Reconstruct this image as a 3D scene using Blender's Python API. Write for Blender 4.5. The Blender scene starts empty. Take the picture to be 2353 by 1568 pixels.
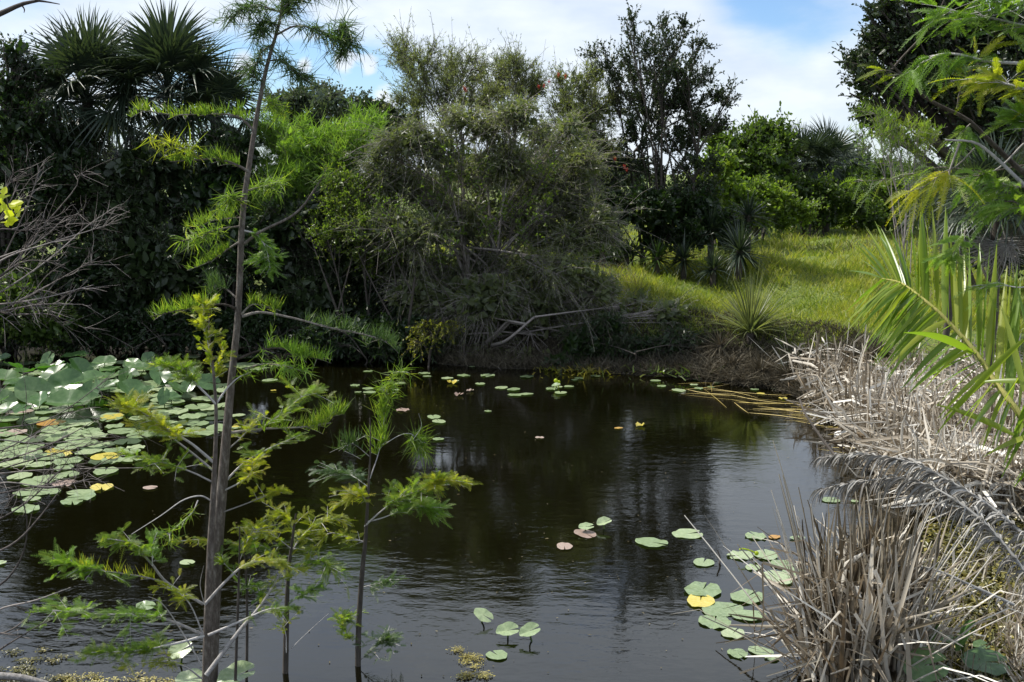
import bpy, math
import numpy as np
from mathutils import Vector, Matrix
R = np.random.default_rng(7)
rad = math.radians
C = bpy.context.scene.collection
sc = bpy.context.scene

# ------------------------------------------------------------ camera, light, exposure
CAM_H = 3.0
PITCH = rad(8.65)
F = 2523.0                                   # focal length in units of a 2353 wide frame
cam_d = bpy.data.cameras.new('camera'); cam = bpy.data.objects.new('camera', cam_d); C.objects.link(cam)
cam.location = (0, 0, CAM_H); cam.rotation_euler = (math.pi/2 - PITCH, 0, 0)
cam_d.sensor_width = 36; cam_d.lens = 36 * F / 2353; cam_d.clip_end = 5000; cam_d.clip_start = 0.05
sc.camera = cam
SUN_EL, SUN_AZ = rad(54), rad(-68)           # azimuth from +Y, negative to the left
S = Vector((math.sin(SUN_AZ)*math.cos(SUN_EL), math.cos(SUN_AZ)*math.cos(SUN_EL), math.sin(SUN_EL)))
sun_d = bpy.data.lights.new('sun', 'SUN'); sun_d.energy = 5.0; sun_d.angle = rad(0.5); sun_d.color = (1, .95, .86)
sun = bpy.data.objects.new('sun', sun_d); C.objects.link(sun); sun.rotation_euler = S.to_track_quat('Z', 'Y').to_euler()
sc.view_settings.view_transform = 'Standard'; sc.view_settings.look = 'None'
sc.view_settings.exposure = 0.4; sc.view_settings.gamma = 1
sc.view_settings.use_curve_mapping = False
try:
    sc.cycles.max_bounces = 8; sc.cycles.transparent_max_bounces = 8; sc.cycles.use_denoising = True
except Exception: pass

world = bpy.data.worlds.new('World'); sc.world = world; world.use_nodes = True
nt = world.node_tree; nt.nodes.clear()
def N(t, **k):
    n = nt.nodes.new(t)
    for a, b in k.items(): setattr(n, a, b)
    return n
def mth(op, a, b=None, clamp=False):
    n = N('ShaderNodeMath', operation=op, use_clamp=clamp)
    for i, x in enumerate((a, b)):
        if x is None: continue
        if isinstance(x, (int, float)): n.inputs[i].default_value = x
        else: nt.links.new(x, n.inputs[i])
    return n.outputs[0]
out = N('ShaderNodeOutputWorld'); bg = N('ShaderNodeBackground'); bg.inputs['Strength'].default_value = 0.10
sky = N('ShaderNodeTexSky', sky_type='NISHITA', sun_disc=False); sky.sun_elevation = SUN_EL; sky.sun_rotation = SUN_AZ
sky.altitude = 0; sky.air_density = 1.0; sky.dust_density = 0.2; sky.ozone_density = 2.5
tc = N('ShaderNodeTexCoord')
mp = N('ShaderNodeMapping'); mp.inputs['Scale'].default_value = (1, 1, 2.6); mp.inputs['Location'].default_value = (.35, .2, .1)
nt.links.new(tc.outputs['Generated'], mp.inputs['Vector'])
nz = N('ShaderNodeTexNoise'); nz.inputs['Scale'].default_value = 3.2; nz.inputs['Detail'].default_value = 8; nz.inputs['Roughness'].default_value = .55
nt.links.new(mp.outputs[0], nz.inputs['Vector'])
nz2 = N('ShaderNodeTexNoise'); nz2.inputs['Scale'].default_value = 14; nz2.inputs['Detail'].default_value = 6
nt.links.new(mp.outputs[0], nz2.inputs['Vector'])
def raydir(u, v):
    x = (u-1176.5)/F; y = (784-v)/F
    d = Vector((x, math.cos(PITCH)+y*math.sin(PITCH), -math.sin(PITCH)+y*math.cos(PITCH)))
    return d.normalized()
acc = nz.outputs['Fac']
# openings of blue between the clouds, and a few small puffs of cloud, as directions in the sky
for (u, v, ext, amt) in ((640, 190, .10, -.36), (830, 165, .10, -.36), (420, 170, .09, -.22), (60, 80, .10, -.14), (1850, 40, .10, -.26), (1690, -20, .07, -.2), (1850, -420, .26, .3), (900, -500, .3, .15), (1450, 300, .2, .1), (760, 40, .22, .14), (1300, 60, .2, .15),  # broad unseen cloud above the frame is added to brighten the water's reflection
                         (790, 148, .020, .62), (845, 155, .014, .5), (885, 220, .018, .7), (565, 155, .016, .55), (700, 150, .016, .5), (1230, 105, .035, .2)):
    dd = raydir(u, v)
    vm = N('ShaderNodeVectorMath', operation='DISTANCE'); nrm = N('ShaderNodeVectorMath', operation='NORMALIZE')
    nt.links.new(tc.outputs['Generated'], nrm.inputs[0]); nt.links.new(nrm.outputs[0], vm.inputs[0]); vm.inputs[1].default_value = dd
    mr = N('ShaderNodeMapRange', interpolation_type='SMOOTHSTEP'); mr.inputs['From Min'].default_value = 0; mr.inputs['From Max'].default_value = ext
    mr.inputs['To Min'].default_value = amt; mr.inputs['To Max'].default_value = 0
    dist = mth('ADD', vm.outputs['Value'], mth('MULTIPLY', mth('SUBTRACT', nz2.outputs['Fac'], .5), ext*(1.1 if ext > .05 else 2.6)))
    nt.links.new(dist, mr.inputs['Value'])
    acc = mth('ADD', acc, mr.outputs[0])
cr = N('ShaderNodeMapRange', interpolation_type='SMOOTHSTEP'); cr.inputs['From Min'].default_value = .28; cr.inputs['From Max'].default_value = .56
nt.links.new(acc, cr.inputs['Value'])
cover = mth('MULTIPLY', cr.outputs[0], .92)
ccol = N('ShaderNodeValToRGB'); ccol.color_ramp.elements[0].position = .3; ccol.color_ramp.elements[0].color = (.66, .75, .88, 1)
ccol.color_ramp.elements[1].position = .66; ccol.color_ramp.elements[1].color = (.86, .92, .98, 1)
nt.links.new(nz2.outputs['Fac'], ccol.inputs[0])
cm = N('ShaderNodeVectorMath', operation='SCALE'); nt.links.new(ccol.outputs[0], cm.inputs[0]); cm.inputs['Scale'].default_value = 8.6
skm = N('ShaderNodeMix', data_type='RGBA'); nt.links.new(cover, skm.inputs[0]); tn = N('ShaderNodeMix', data_type='RGBA', blend_type='MULTIPLY'); tn.inputs[0].default_value = 1; nt.links.new(sky.outputs[0], tn.inputs[6]); tn.inputs[7].default_value = (.86, 1.0, 1.2, 1); nt.links.new(tn.outputs[2], skm.inputs[6]); nt.links.new(cm.outputs[0], skm.inputs[7])
nt.links.new(skm.outputs[2], bg.inputs['Color']); nt.links.new(bg.outputs[0], out.inputs[0])

# ------------------------------------------------------------ geometry helpers
cP, sP = math.cos(PITCH), math.sin(PITCH)
def P(u, v, D):                               # the point at depth D (metres along the ground) seen at u, v
    x = (u-1176.5)/F; y = (784-v)/F
    dy = cP + y*sP; dz = -sP + y*cP
    t = D/dy
    return np.array([x*t, D, CAM_H + dz*t])
def G(u, v, z=0.0):                           # the point of height z seen at u, v
    x = (u-1176.5)/F; y = (784-v)/F
    t = (z-CAM_H)/(-sP + y*cP)
    return np.array([x*t, (cP + y*sP)*t, z])
def nrmz(a): return a/np.maximum(np.linalg.norm(a, axis=-1, keepdims=True), 1e-9)
def rnd(n, k=3): return R.normal(size=(n, k))

class MB:
    def __init__(s): s.v = []; s.f = {}; s.c = []; s.n = 0
    def add(s, v, f, c=None):
        v = np.asarray(v, float).reshape(-1, 3); f = np.asarray(f, int)
        s.v.append(v); s.f.setdefault(f.shape[1], []).append(f + s.n)
        s.c.append(np.full(len(v), .5) if c is None else np.broadcast_to(np.asarray(c, float), (len(v),)))
        s.n += len(v)
    def mesh(s, name, mat, smooth=True):
        v = np.concatenate(s.v); c = np.concatenate(s.c)
        me = bpy.data.meshes.new(name)
        idx = []; st = []; o = 0
        for k, fl in s.f.items():
            fa = np.concatenate(fl); idx.append(fa.ravel()); st.append(o + np.arange(len(fa))*k); o += fa.size
        idx = np.concatenate(idx); st = np.concatenate(st)
        me.vertices.add(len(v)); me.vertices.foreach_set('co', v.ravel().astype(np.float32))
        me.loops.add(len(idx)); me.loops.foreach_set('vertex_index', idx.astype(np.int32))
        me.polygons.add(len(st)); me.polygons.foreach_set('loop_start', st.astype(np.int32))
        at = me.attributes.new('var', 'FLOAT', 'POINT'); at.data.foreach_set('value', c.astype(np.float32))
        me.update(calc_edges=True)
        if smooth: me.polygons.foreach_set('use_smooth', np.ones(len(st), bool))
        me.materials.append(mat)
        return me
    def build(s, name, mat, parent=None, smooth=True):
        o = bpy.data.objects.new(name, s.mesh(name, mat, smooth)); C.objects.link(o)
        if parent is not None: o.parent = parent; o.matrix_parent_inverse = Matrix.Translation(-Vector(parent.location))
        return o

def tag(o, label=None, cat=None, group=None, kind=None):
    if label: o['label'] = label
    if cat: o['category'] = cat
    if group: o['group'] = group
    if kind: o['kind'] = kind
    return o
def thing(name, loc, label, cat, group=None):
    o = bpy.data.objects.new(name, None); C.objects.link(o); o.location = [float(x) for x in loc]; o.empty_display_size = .1
    return tag(o, label, cat, group)
def put(name, mesh, parent=None, loc=None, mw=None):
    o = bpy.data.objects.new(name, mesh); C.objects.link(o)
    if parent is not None: o.parent = parent; o.matrix_parent_inverse = Matrix.Translation(-Vector(parent.location))
    if mw is not None: o.matrix_basis = mw
    elif loc is not None: o.location = [float(x) for x in loc]
    return o

def spline(pts, m):                          # smooth curve through points (k, d)
    p = np.asarray(pts, float); k = len(p)
    if k == 2: t = np.linspace(0, 1, m)[:, None]; return p[0]*(1-t)+p[1]*t
    q = np.vstack([2*p[0]-p[1], p, 2*p[-1]-p[-2]])
    t = np.linspace(0, k-1-1e-6, m); i = t.astype(int); f = (t-i)[:, None]
    a, b, c, d = q[i], q[i+1], q[i+2], q[i+3]
    return .5*((2*b)+(c-a)*f+(2*a-5*b+4*c-d)*f**2+(-a+3*b-3*c+d)*f**3)
def tubes(mb, Pt, Rd, k=5, c=None):          # Pt (n,m,3), Rd (n,m)
    Pt = np.asarray(Pt, float); Rd = np.asarray(Rd, float)
    if Pt.ndim == 2: Pt = Pt[None]; Rd = Rd[None]
    n, m, _ = Pt.shape
    T = nrmz(np.gradient(Pt, axis=1)); D0 = nrmz(Pt[:, -1]-Pt[:, 0])
    ref = np.where(np.abs(D0[:, 2:3]) > .8, np.array([[1., 0, 0]]), np.array([[0, 0, 1.]]))[:, None]
    A = nrmz(np.cross(T, ref)); B = np.cross(T, A)
    an = np.arange(k)*2*np.pi/k
    V = Pt[:, :, None] + Rd[:, :, None, None]*(A[:, :, None]*np.cos(an)[:, None] + B[:, :, None]*np.sin(an)[:, None])
    i = np.arange(n)[:, None, None]*m*k; j = np.arange(m-1)[None, :, None]*k; q = np.arange(k)[None, None]; q2 = (q+1) % k
    f = np.stack([i+j+q, i+j+q2, i+j+k+q2, i+j+k+q], -1).reshape(-1, 4)
    cc = None if c is None else np.repeat(np.broadcast_to(c, (n,)), m*k)
    mb.add(V.reshape(-1, 3), f, cc)
def ribbons(mb, Pt, W, side, fold=0.0, c=None):   # Pt (n,m,3), W (n,m) full widths, side (n,3)
    n, m, _ = Pt.shape; side = side[:, None]
    T = nrmz(np.gradient(Pt, axis=1)); s2 = nrmz(side - T*(side*T).sum(-1, keepdims=True)); up = np.cross(s2, T)
    h = W[..., None]*.5
    cc = None if c is None else np.broadcast_to(c, (n,))
    if fold == 0:
        V = np.stack([Pt - s2*h, Pt + s2*h], 2); k = 2
    else:
        V = np.stack([Pt - s2*h + up*h*fold, Pt, Pt + s2*h + up*h*fold], 2); k = 3
    i = np.arange(n)[:, None, None]*m*k; j = np.arange(m-1)[None, :, None]*k; q = np.arange(k-1)[None, None]
    f = np.stack([i+j+q, i+j+q+1, i+j+k+q+1, i+j+k+q], -1).reshape(-1, 4)
    mb.add(V.reshape(-1, 3), f, None if cc is None else np.repeat(cc, m*k))
def leaves(mb, pos, d, nrm, L, W, c, shape='leaf'):
    n = len(pos); d = nrmz(d); s = nrmz(np.cross(nrm, d)); u = np.cross(d, s)
    if shape == 'leaf':                       # folded leaf, six corners
        t = np.array([[0, 0, 0], [.35, -.5, .12], [.75, -.32, .08], [1, 0, -.05], [.75, .32, .08], [.35, .5, .12]])
        f = np.array([[0, 1, 2, 3], [0, 3, 4, 5]])
    else:
        t = np.array([[0, 0, 0], [.45, -.5, 0.03], [1, 0, 0], [.45, .5, 0.03]]); f = np.array([[0, 1, 2, 3]])
    L = np.broadcast_to(L, (n,))[:, None, None]; W = np.broadcast_to(W, (n,))[:, None, None]
    V = pos[:, None] + d[:, None]*t[None, :, 0:1]*L + s[:, None]*t[None, :, 1:2]*W + u[:, None]*t[None, :, 2:3]*L*.6
    k = len(t); F_ = (f[None] + (np.arange(n)*k)[:, None, None]).reshape(-1, 4)
    mb.add(V.reshape(-1, 3), F_, np.repeat(np.broadcast_to(c, (n,)), k))

# ------------------------------------------------------------ materials
def new_mat(name):
    m = bpy.data.materials.new(name); m.use_nodes = True; m.node_tree.nodes.clear(); return m, m.node_tree
def ramp(t, cols, fac, pos=None):
    r = t.nodes.new('ShaderNodeValToRGB'); e = r.color_ramp.elements
    while len(e) < len(cols): e.new(.5)
    for i, c in enumerate(cols):
        e[i].position = pos[i] if pos else i/(len(cols)-1); e[i].color = (*c, 1)
    t.links.new(fac, r.inputs[0]); return r.outputs[0]
def leaf_mat(name, cols, trans=.4, rough=.4, spec=.5, tcol=(1.6, 1.7, .7), spots=None):
    m, t = new_mat(name); L = t.links.new
    o = t.nodes.new('ShaderNodeOutputMaterial'); p = t.nodes.new('ShaderNodeBsdfPrincipled'); tr = t.nodes.new('ShaderNodeBsdfTranslucent')
    a = t.nodes.new('ShaderNodeAttribute'); a.attribute_name = 'var'
    g = t.nodes.new('ShaderNodeNewGeometry'); nz = t.nodes.new('ShaderNodeTexNoise'); nz.inputs['Scale'].default_value = .8
    L(g.outputs['Position'], nz.inputs['Vector'])
    mx = t.nodes.new('ShaderNodeMath'); mx.operation = 'MULTIPLY_ADD'; L(nz.outputs['Fac'], mx.inputs[0]); mx.inputs[1].default_value = .9; L(a.outputs['Fac'], mx.inputs[2])
    sb = t.nodes.new('ShaderNodeMath'); sb.operation = 'SUBTRACT'; sb.use_clamp = True; L(mx.outputs[0], sb.inputs[0]); sb.inputs[1].default_value = .45
    col = ramp(t, cols, sb.outputs[0])
    L(col, p.inputs['Base Color']); p.inputs['Roughness'].default_value = rough; p.inputs['Specular IOR Level'].default_value = spec
    ml = t.nodes.new('ShaderNodeMix'); ml.data_type = 'RGBA'; ml.blend_type = 'MULTIPLY'; ml.inputs[0].default_value = 1; L(col, ml.inputs[6]); ml.inputs[7].default_value = (*tcol, 1)
    L(ml.outputs[2], tr.inputs['Color'])
    ms = t.nodes.new('ShaderNodeMixShader'); ms.inputs[0].default_value = trans; L(p.outputs[0], ms.inputs[1]); L(tr.outputs[0], ms.inputs[2]); L(ms.outputs[0], o.inputs[0])
    return m
def bark_mat(name, cols, scale=30, stretch=(1, 1, .25), rough=.85, bump=.5):
    m, t = new_mat(name); L = t.links.new
    o = t.nodes.new('ShaderNodeOutputMaterial'); p = t.nodes.new('ShaderNodeBsdfPrincipled')
    g = t.nodes.new('ShaderNodeNewGeometry'); mp = t.nodes.new('ShaderNodeMapping'); mp.inputs['Scale'].default_value = stretch
    nz = t.nodes.new('ShaderNodeTexNoise'); nz.inputs['Scale'].default_value = scale; nz.inputs['Detail'].default_value = 8; nz.inputs['Roughness'].default_value = .8
    L(g.outputs['Position'], mp.inputs[0]); L(mp.outputs[0], nz.inputs['Vector'])
    a = t.nodes.new('ShaderNodeAttribute'); a.attribute_name = 'var'
    mx = t.nodes.new('ShaderNodeMath'); mx.operation = 'MULTIPLY_ADD'; L(a.outputs['Fac'], mx.inputs[0]); mx.inputs[1].default_value = .8; L(nz.outputs['Fac'], mx.inputs[2])
    sb = t.nodes.new('ShaderNodeMath'); sb.operation = 'SUBTRACT'; sb.use_clamp = True; L(mx.outputs[0], sb.inputs[0]); sb.inputs[1].default_value = .4
    L(ramp(t, cols, sb.outputs[0], [.28, .5, .74]), p.inputs['Base Color']); p.inputs['Roughness'].default_value = rough; p.inputs['Specular IOR Level'].default_value = .3
    b = t.nodes.new('ShaderNodeBump'); b.inputs['Strength'].default_value = bump; b.inputs['Distance'].default_value = .01; L(nz.outputs['Fac'], b.inputs['Height']); L(b.outputs[0], p.inputs['Normal'])
    L(p.outputs[0], o.inputs[0]); return m

M = {}
M['dark_leaf'] = leaf_mat('dark_leaf', [(.012, .025, .008), (.022, .045, .013), (.05, .085, .02)], .3, .38)  # very dark albedo; part of the undergrowth's shade is put into the colour
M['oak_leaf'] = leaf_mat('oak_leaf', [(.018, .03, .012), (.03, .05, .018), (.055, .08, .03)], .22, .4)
M['mid_leaf'] = leaf_mat('mid_leaf', [(.03, .055, .015), (.065, .11, .022), (.14, .19, .03)], .45, .38)
M['bright_leaf'] = leaf_mat('bright_leaf', [(.055, .10, .018), (.11, .17, .028), (.22, .27, .04)], .5, .4)
M['grey_leaf'] = leaf_mat('grey_leaf', [(.06, .078, .04), (.125, .15, .07), (.25, .265, .13)], .45, .42)
M['lime_leaf'] = leaf_mat('lime_leaf', [(.28, .36, .02), (.45, .5, .03), (.6, .62, .05)], .5, .4)
M['yellow_leaf'] = leaf_mat('yellow_leaf', [(.10, .14, .02), (.17, .19, .025), (.30, .24, .04)], .5, .4)
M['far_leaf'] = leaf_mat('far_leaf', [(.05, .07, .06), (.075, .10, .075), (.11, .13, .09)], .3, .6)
M['cypress_mid'] = leaf_mat('cypress_mid', [(.09, .17, .025), (.15, .26, .04), (.25, .34, .06)], .5, .45)
M['cypress'] = leaf_mat('cypress', [(.08, .15, .028), (.15, .23, .035), (.28, .31, .05)], .6, .45)
M['cypress_dark'] = leaf_mat('cypress_dark', [(.035, .07, .025), (.06, .11, .035), (.11, .16, .05)], .4, .45)
M['cypress_gold'] = leaf_mat('cypress_gold', [(.14, .20, .02), (.26, .29, .03), (.44, .40, .05)], .6, .45)
M['palm_leaf'] = leaf_mat('palm_leaf', [(.018, .032, .022), (.032, .05, .032), (.06, .08, .045)], .2, .4, .5)
M['frond_leaf'] = leaf_mat('frond_leaf', [(.09, .16, .02), (.15, .24, .028), (.30, .34, .05)], .5, .34, .6)
M['grass'] = leaf_mat('grass', [(.09, .15, .02), (.20, .24, .03), (.36, .34, .08)], .45, .5)
M['dry_grass'] = leaf_mat('dry_grass', [(.05, .045, .025), (.13, .11, .06), (.28, .24, .14)], .25, .7, .3, (1.1, 1, .8))
M['bank_straw'] = leaf_mat('bank_straw', [(.03, .026, .016), (.07, .06, .04), (.16, .14, .10)], .15, .7, .3, (1.1, 1, .8))
M['reed'] = leaf_mat('reed', [(.14, .105, .065), (.40, .355, .285), (.74, .715, .65)], .14, .55, .4, (1.1, .95, .75))
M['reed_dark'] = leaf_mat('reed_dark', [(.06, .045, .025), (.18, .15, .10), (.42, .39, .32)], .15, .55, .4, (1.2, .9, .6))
M['reed_gold'] = leaf_mat('reed_gold', [(.22, .17, .04), (.40, .31, .09), (.6, .48, .2)], .1, .5, .4, (1, 1, .7))
M['dead_frond'] = leaf_mat('dead_frond', [(.13, .12, .11), (.24, .23, .21), (.42, .41, .39)], .12, .6, .3, (1, 1, .9))
M['bark'] = bark_mat('bark', [(.04, .03, .025), (.12, .10, .085), (.34, .31, .28)], 45, (1, 1, .3), .85, .9)
M['twig'] = bark_mat('twig', [(.13, .11, .10), (.28, .25, .23), (.46, .43, .40)], 60)
M['dark_bark'] = bark_mat('dark_bark', [(.03, .025, .02), (.07, .06, .05), (.13, .11, .10)], 30)
M['silver_twig'] = bark_mat('silver_twig', [(.17, .16, .15), (.36, .34, .33), (.55, .53, .52)], 60)
M['rachis'] = bark_mat('rachis', [(.22, .24, .06), (.36, .34, .10), (.5, .42, .16)], 40)

def pad_mat(name, c0, c1, c2, trans=.2, rough=.32):
    m, t = new_mat(name); L = t.links.new
    o = t.nodes.new('ShaderNodeOutputMaterial'); p = t.nodes.new('ShaderNodeBsdfPrincipled'); tr = t.nodes.new('ShaderNodeBsdfTranslucent')
    tc = t.nodes.new('ShaderNodeTexCoord'); oi = t.nodes.new('ShaderNodeObjectInfo')
    ad = t.nodes.new('ShaderNodeVectorMath'); ad.operation = 'ADD'; L(tc.outputs['Object'], ad.inputs[0]); L(oi.outputs['Location'], ad.inputs[1])
    nz = t.nodes.new('ShaderNodeTexNoise'); nz.inputs['Scale'].default_value = 9; nz.inputs['Detail'].default_value = 7; L(ad.outputs[0], nz.inputs['Vector'])
    f = t.nodes.new('ShaderNodeMath'); f.operation = 'MULTIPLY_ADD'; L(oi.outputs['Random'], f.inputs[0]); f.inputs[1].default_value = .55; L(nz.outputs['Fac'], f.inputs[2])
    s = t.nodes.new('ShaderNodeMath'); s.operation = 'SUBTRACT'; s.use_clamp = True; L(f.outputs[0], s.inputs[0]); s.inputs[1].default_value = .3
    col = ramp(t, [c0, c1, c2], s.outputs[0])
    # radial veins
    gr = t.nodes.new('ShaderNodeTexGradient'); gr.gradient_type = 'RADIAL'; L(tc.outputs['Object'], gr.inputs[0])
    w = t.nodes.new('ShaderNodeMath'); w.operation = 'MULTIPLY'; L(gr.outputs['Fac'], w.inputs[0]); w.inputs[1].default_value = 26*6.283
    sn = t.nodes.new('ShaderNodeMath'); sn.operation = 'SINE'; L(w.outputs[0], sn.inputs[0])
    b = t.nodes.new('ShaderNodeBump'); b.inputs['Strength'].default_value = .10 if trans < .2 else .04; b.inputs['Distance'].default_value = .004; L(sn.outputs[0], b.inputs['Height'])
    L(b.outputs[0], p.inputs['Normal'])
    L(col, p.inputs['Base Color']); p.inputs['Roughness'].default_value = rough; p.inputs['Specular IOR Level'].default_value = .7
    ml = t.nodes.new('ShaderNodeMix'); ml.data_type = 'RGBA'; ml.blend_type = 'MULTIPLY'; ml.inputs[0].default_value = 1; L(col, ml.inputs[6]); ml.inputs[7].default_value = (1, 1.5, .35, 1)
    L(ml.outputs[2], tr.inputs['Color'])
    ms = t.nodes.new('ShaderNodeMixShader'); ms.inputs[0].default_value = trans; L(p.outputs[0], ms.inputs[1]); L(tr.outputs[0], ms.inputs[2]); L(ms.outputs[0], o.inputs[0])
    return m
M['pad_green'] = pad_mat('pad_green', (.14, .20, .09), (.25, .32, .17), (.40, .45, .27), .08, .28)  # lighter, greyer green; some of the sky's glare is put into the colour
M['pad_raised'] = pad_mat('pad_raised', (.045, .10, .03), (.09, .17, .055), (.18, .26, .12), .35, .3)
M['pad_yellow'] = pad_mat('pad_yellow', (.35, .28, .04), (.50, .42, .08), (.60, .52, .20), .08)
M['pad_pink'] = pad_mat('pad_pink', (.22, .15, .12), (.32, .24, .20), (.42, .36, .30), .05)
M['pad_orange'] = pad_mat('pad_orange', (.30, .15, .03), (.45, .25, .06), (.50, .36, .12), .08)
M['pad_dark'] = pad_mat('pad_dark', (.04, .07, .035), (.07, .10, .05), (.11, .14, .07), .1)  # darker copy of the pad green; puts shade into the colour of shaded pads

# ------------------------------------------------------------ the ground and the water
shore_px = [(-900, 770), (-300, 775), (0, 782), (300, 778), (600, 792), (850, 800), (940, 806), (1010, 838), (1150, 848), (1300, 852), (1450, 862), (1560, 868), (1620, 878),
            (1700, 887), (1790, 897), (1850, 925), (1930, 985), (2050, 1060), (2160, 1120), (2250, 1210), (2280, 1330), (2290, 1450), (2260, 1600), (2200, 1900)]
poly = np.array([G(u, v)[:2] for u, v in shore_px] + [(1.6, 3.9), (-1.5, 4.2), (-2.75, 5.9), (-4.5, 5.6), (-16, 5.0)])
def sdist(x, y):                              # > 0 on land
    p = np.stack([x, y], -1); d = np.full(x.shape, 1e9); ins = np.zeros(x.shape, bool)
    for i in range(len(poly)):
        a = poly[i]; b = poly[(i+1) % len(poly)]; ab = b-a
        t = np.clip(((p-a)@ab)/(ab@ab), 0, 1)[..., None]
        d = np.minimum(d, np.linalg.norm(p-(a+t*ab), axis=-1))
        cond = ((a[1] > y) != (b[1] > y)) & (x < (b[0]-a[0])*(y-a[1])/(b[1]-a[1]+1e-12)+a[0])
        ins ^= cond
    return np.where(ins, -d, d)
def sm(a, b, x): t = np.clip((x-a)/(b-a), 0, 1); return t*t*(3-2*t)
def hz(x, y):
    x = np.asarray(x, float); y = np.asarray(y, float); d = sdist(x, y)
    wob = .12*np.sin(x*1.7+y*.9)+.09*np.sin(x*.63-y*1.31+1)+.05*np.sin(x*3.9+2)*np.sin(y*4.3)
    top = .07 + sm(12.5, 16.5, y)*(.72 + .38*sm(16.5, 21, y)) * (1 - .35*sm(6.5, 9, x)*(1-sm(18, 24, y)))
    z = .03*sm(0, .15, d) + (top-.03)*sm(.1, 1.7, d)*(1+wob*.6) + wob*.25*sm(.6, 3, d)*sm(13, 16, y) + .012*np.sin(x*9)*np.sin(y*8)*sm(0, .4, d)
    return np.where(d > 0, z, -.9*sm(0, 2.2, -d) - .02)
def axis_vals(lo, hi, fine_lo, fine_hi, step):
    c = list(np.arange(fine_lo, fine_hi, step)); s = step; a = fine_lo
    while a > lo: s *= 1.22; a -= s; c.insert(0, a)
    s = step; a = c[-1]
    while a < hi: s *= 1.22; a += s; c.append(a)
    return np.array(c)
gx = axis_vals(-2500, 2500, -12, 14, .22); gy = axis_vals(-400, 3500, 2, 42, .22)
X, Y = np.meshgrid(gx, gy); Z = hz(X, Y)
nx = len(gx); ny = len(gy); ii, jj = np.meshgrid(np.arange(nx-1), np.arange(ny-1)); b0 = (jj*nx+ii).ravel()
gm, t = new_mat('soil'); L = t.links.new
o_ = t.nodes.new('ShaderNodeOutputMaterial'); p_ = t.nodes.new('ShaderNodeBsdfPrincipled'); g_ = t.nodes.new('ShaderNodeNewGeometry')
n1 = t.nodes.new('ShaderNodeTexNoise'); n1.inputs['Scale'].default_value = 2.2; n1.inputs['Detail'].default_value = 9; L(g_.outputs['Position'], n1.inputs['Vector'])
n2 = t.nodes.new('ShaderNodeTexNoise'); n2.inputs['Scale'].default_value = 26; n2.inputs['Detail'].default_value = 6; L(g_.outputs['Position'], n2.inputs['Vector'])
soil = ramp(t, [(.012, .010, .006), (.032, .026, .016), (.07, .06, .038)], n2.outputs['Fac'], [.3, .5, .7])
turf = ramp(t, [(.05, .09, .015), (.11, .15, .02), (.17, .19, .04)], n2.outputs['Fac'], [.3, .5, .7])
sx = t.nodes.new('ShaderNodeSeparateXYZ'); L(g_.outputs['Position'], sx.inputs[0])
ma = t.nodes.new('ShaderNodeMath'); ma.operation = 'MULTIPLY_ADD'; L(n1.outputs['Fac'], ma.inputs[0]); ma.inputs[1].default_value = .35; L(sx.outputs['Z'], ma.inputs[2])
mr_ = t.nodes.new('ShaderNodeMapRange'); mr_.inputs['From Min'].default_value = .52; mr_.inputs['From Max'].default_value = .75; L(ma.outputs[0], mr_.inputs['Value'])
mi = t.nodes.new('ShaderNodeMix'); mi.data_type = 'RGBA'; L(mr_.outputs[0], mi.inputs[0]); L(soil, mi.inputs[6]); L(turf, mi.inputs[7])
L(mi.outputs[2], p_.inputs['Base Color']); p_.inputs['Roughness'].default_value = .9
bp = t.nodes.new('ShaderNodeBump'); bp.inputs['Strength'].default_value = .8; bp.inputs['Distance'].default_value = .05; L(n2.outputs['Fac'], bp.inputs['Height']); L(bp.outputs[0], p_.inputs['Normal'])
L(p_.outputs[0], o_.inputs[0])
mb = MB(); mb.add(np.stack([X, Y, Z], -1), np.stack([b0, b0+1, b0+nx+1, b0+nx], -1)); tag(mb.build('ground', gm), kind='structure')

wm, t = new_mat('pond_water'); L = t.links.new
o_ = t.nodes.new('ShaderNodeOutputMaterial'); p_ = t.nodes.new('ShaderNodeBsdfPrincipled'); g_ = t.nodes.new('ShaderNodeNewGeometry')
mp_ = t.nodes.new('ShaderNodeMapping'); mp_.inputs['Rotation'].default_value = (0, 0, .3); mp_.inputs['Scale'].default_value = (.55, 1, 1); L(g_.outputs['Position'], mp_.inputs[0])
hsum = None
for scl, amp in ((2.2, .55), (9, .30), (30, .10)):
    n_ = t.nodes.new('ShaderNodeTexNoise'); n_.inputs['Scale'].default_value = scl; n_.inputs['Detail'].default_value = 3; L(mp_.outputs[0], n_.inputs['Vector'])
    q = t.nodes.new('ShaderNodeMath'); q.operation = 'MULTIPLY_ADD'; L(n_.outputs['Fac'], q.inputs[0]); q.inputs[1].default_value = amp
    if hsum is None: q.inputs[2].default_value = 0
    else: L(hsum, q.inputs[2])
    hsum = q.outputs[0]
big = t.nodes.new('ShaderNodeTexNoise'); big.inputs['Scale'].default_value = .5; L(g_.outputs['Position'], big.inputs['Vector'])
bs = t.nodes.new('ShaderNodeMapRange'); bs.inputs['From Min'].default_value = .35; bs.inputs['From Max'].default_value = .65; bs.inputs['To Min'].default_value = .10; bs.inputs['To Max'].default_value = .6; L(big.outputs['Fac'], bs.inputs['Value'])
bp = t.nodes.new('ShaderNodeBump'); bp.inputs['Distance'].default_value = .022; L(hsum, bp.inputs['Height']); L(bs.outputs[0], bp.inputs['Strength']); L(bp.outputs[0], p_.inputs['Normal'])
p_.inputs['Base Color'].default_value = (.003, .0027, .0006, 1); p_.inputs['Roughness'].default_value = .035; p_.inputs['IOR'].default_value = 1.6
L(p_.outputs[0], o_.inputs[0])
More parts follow.
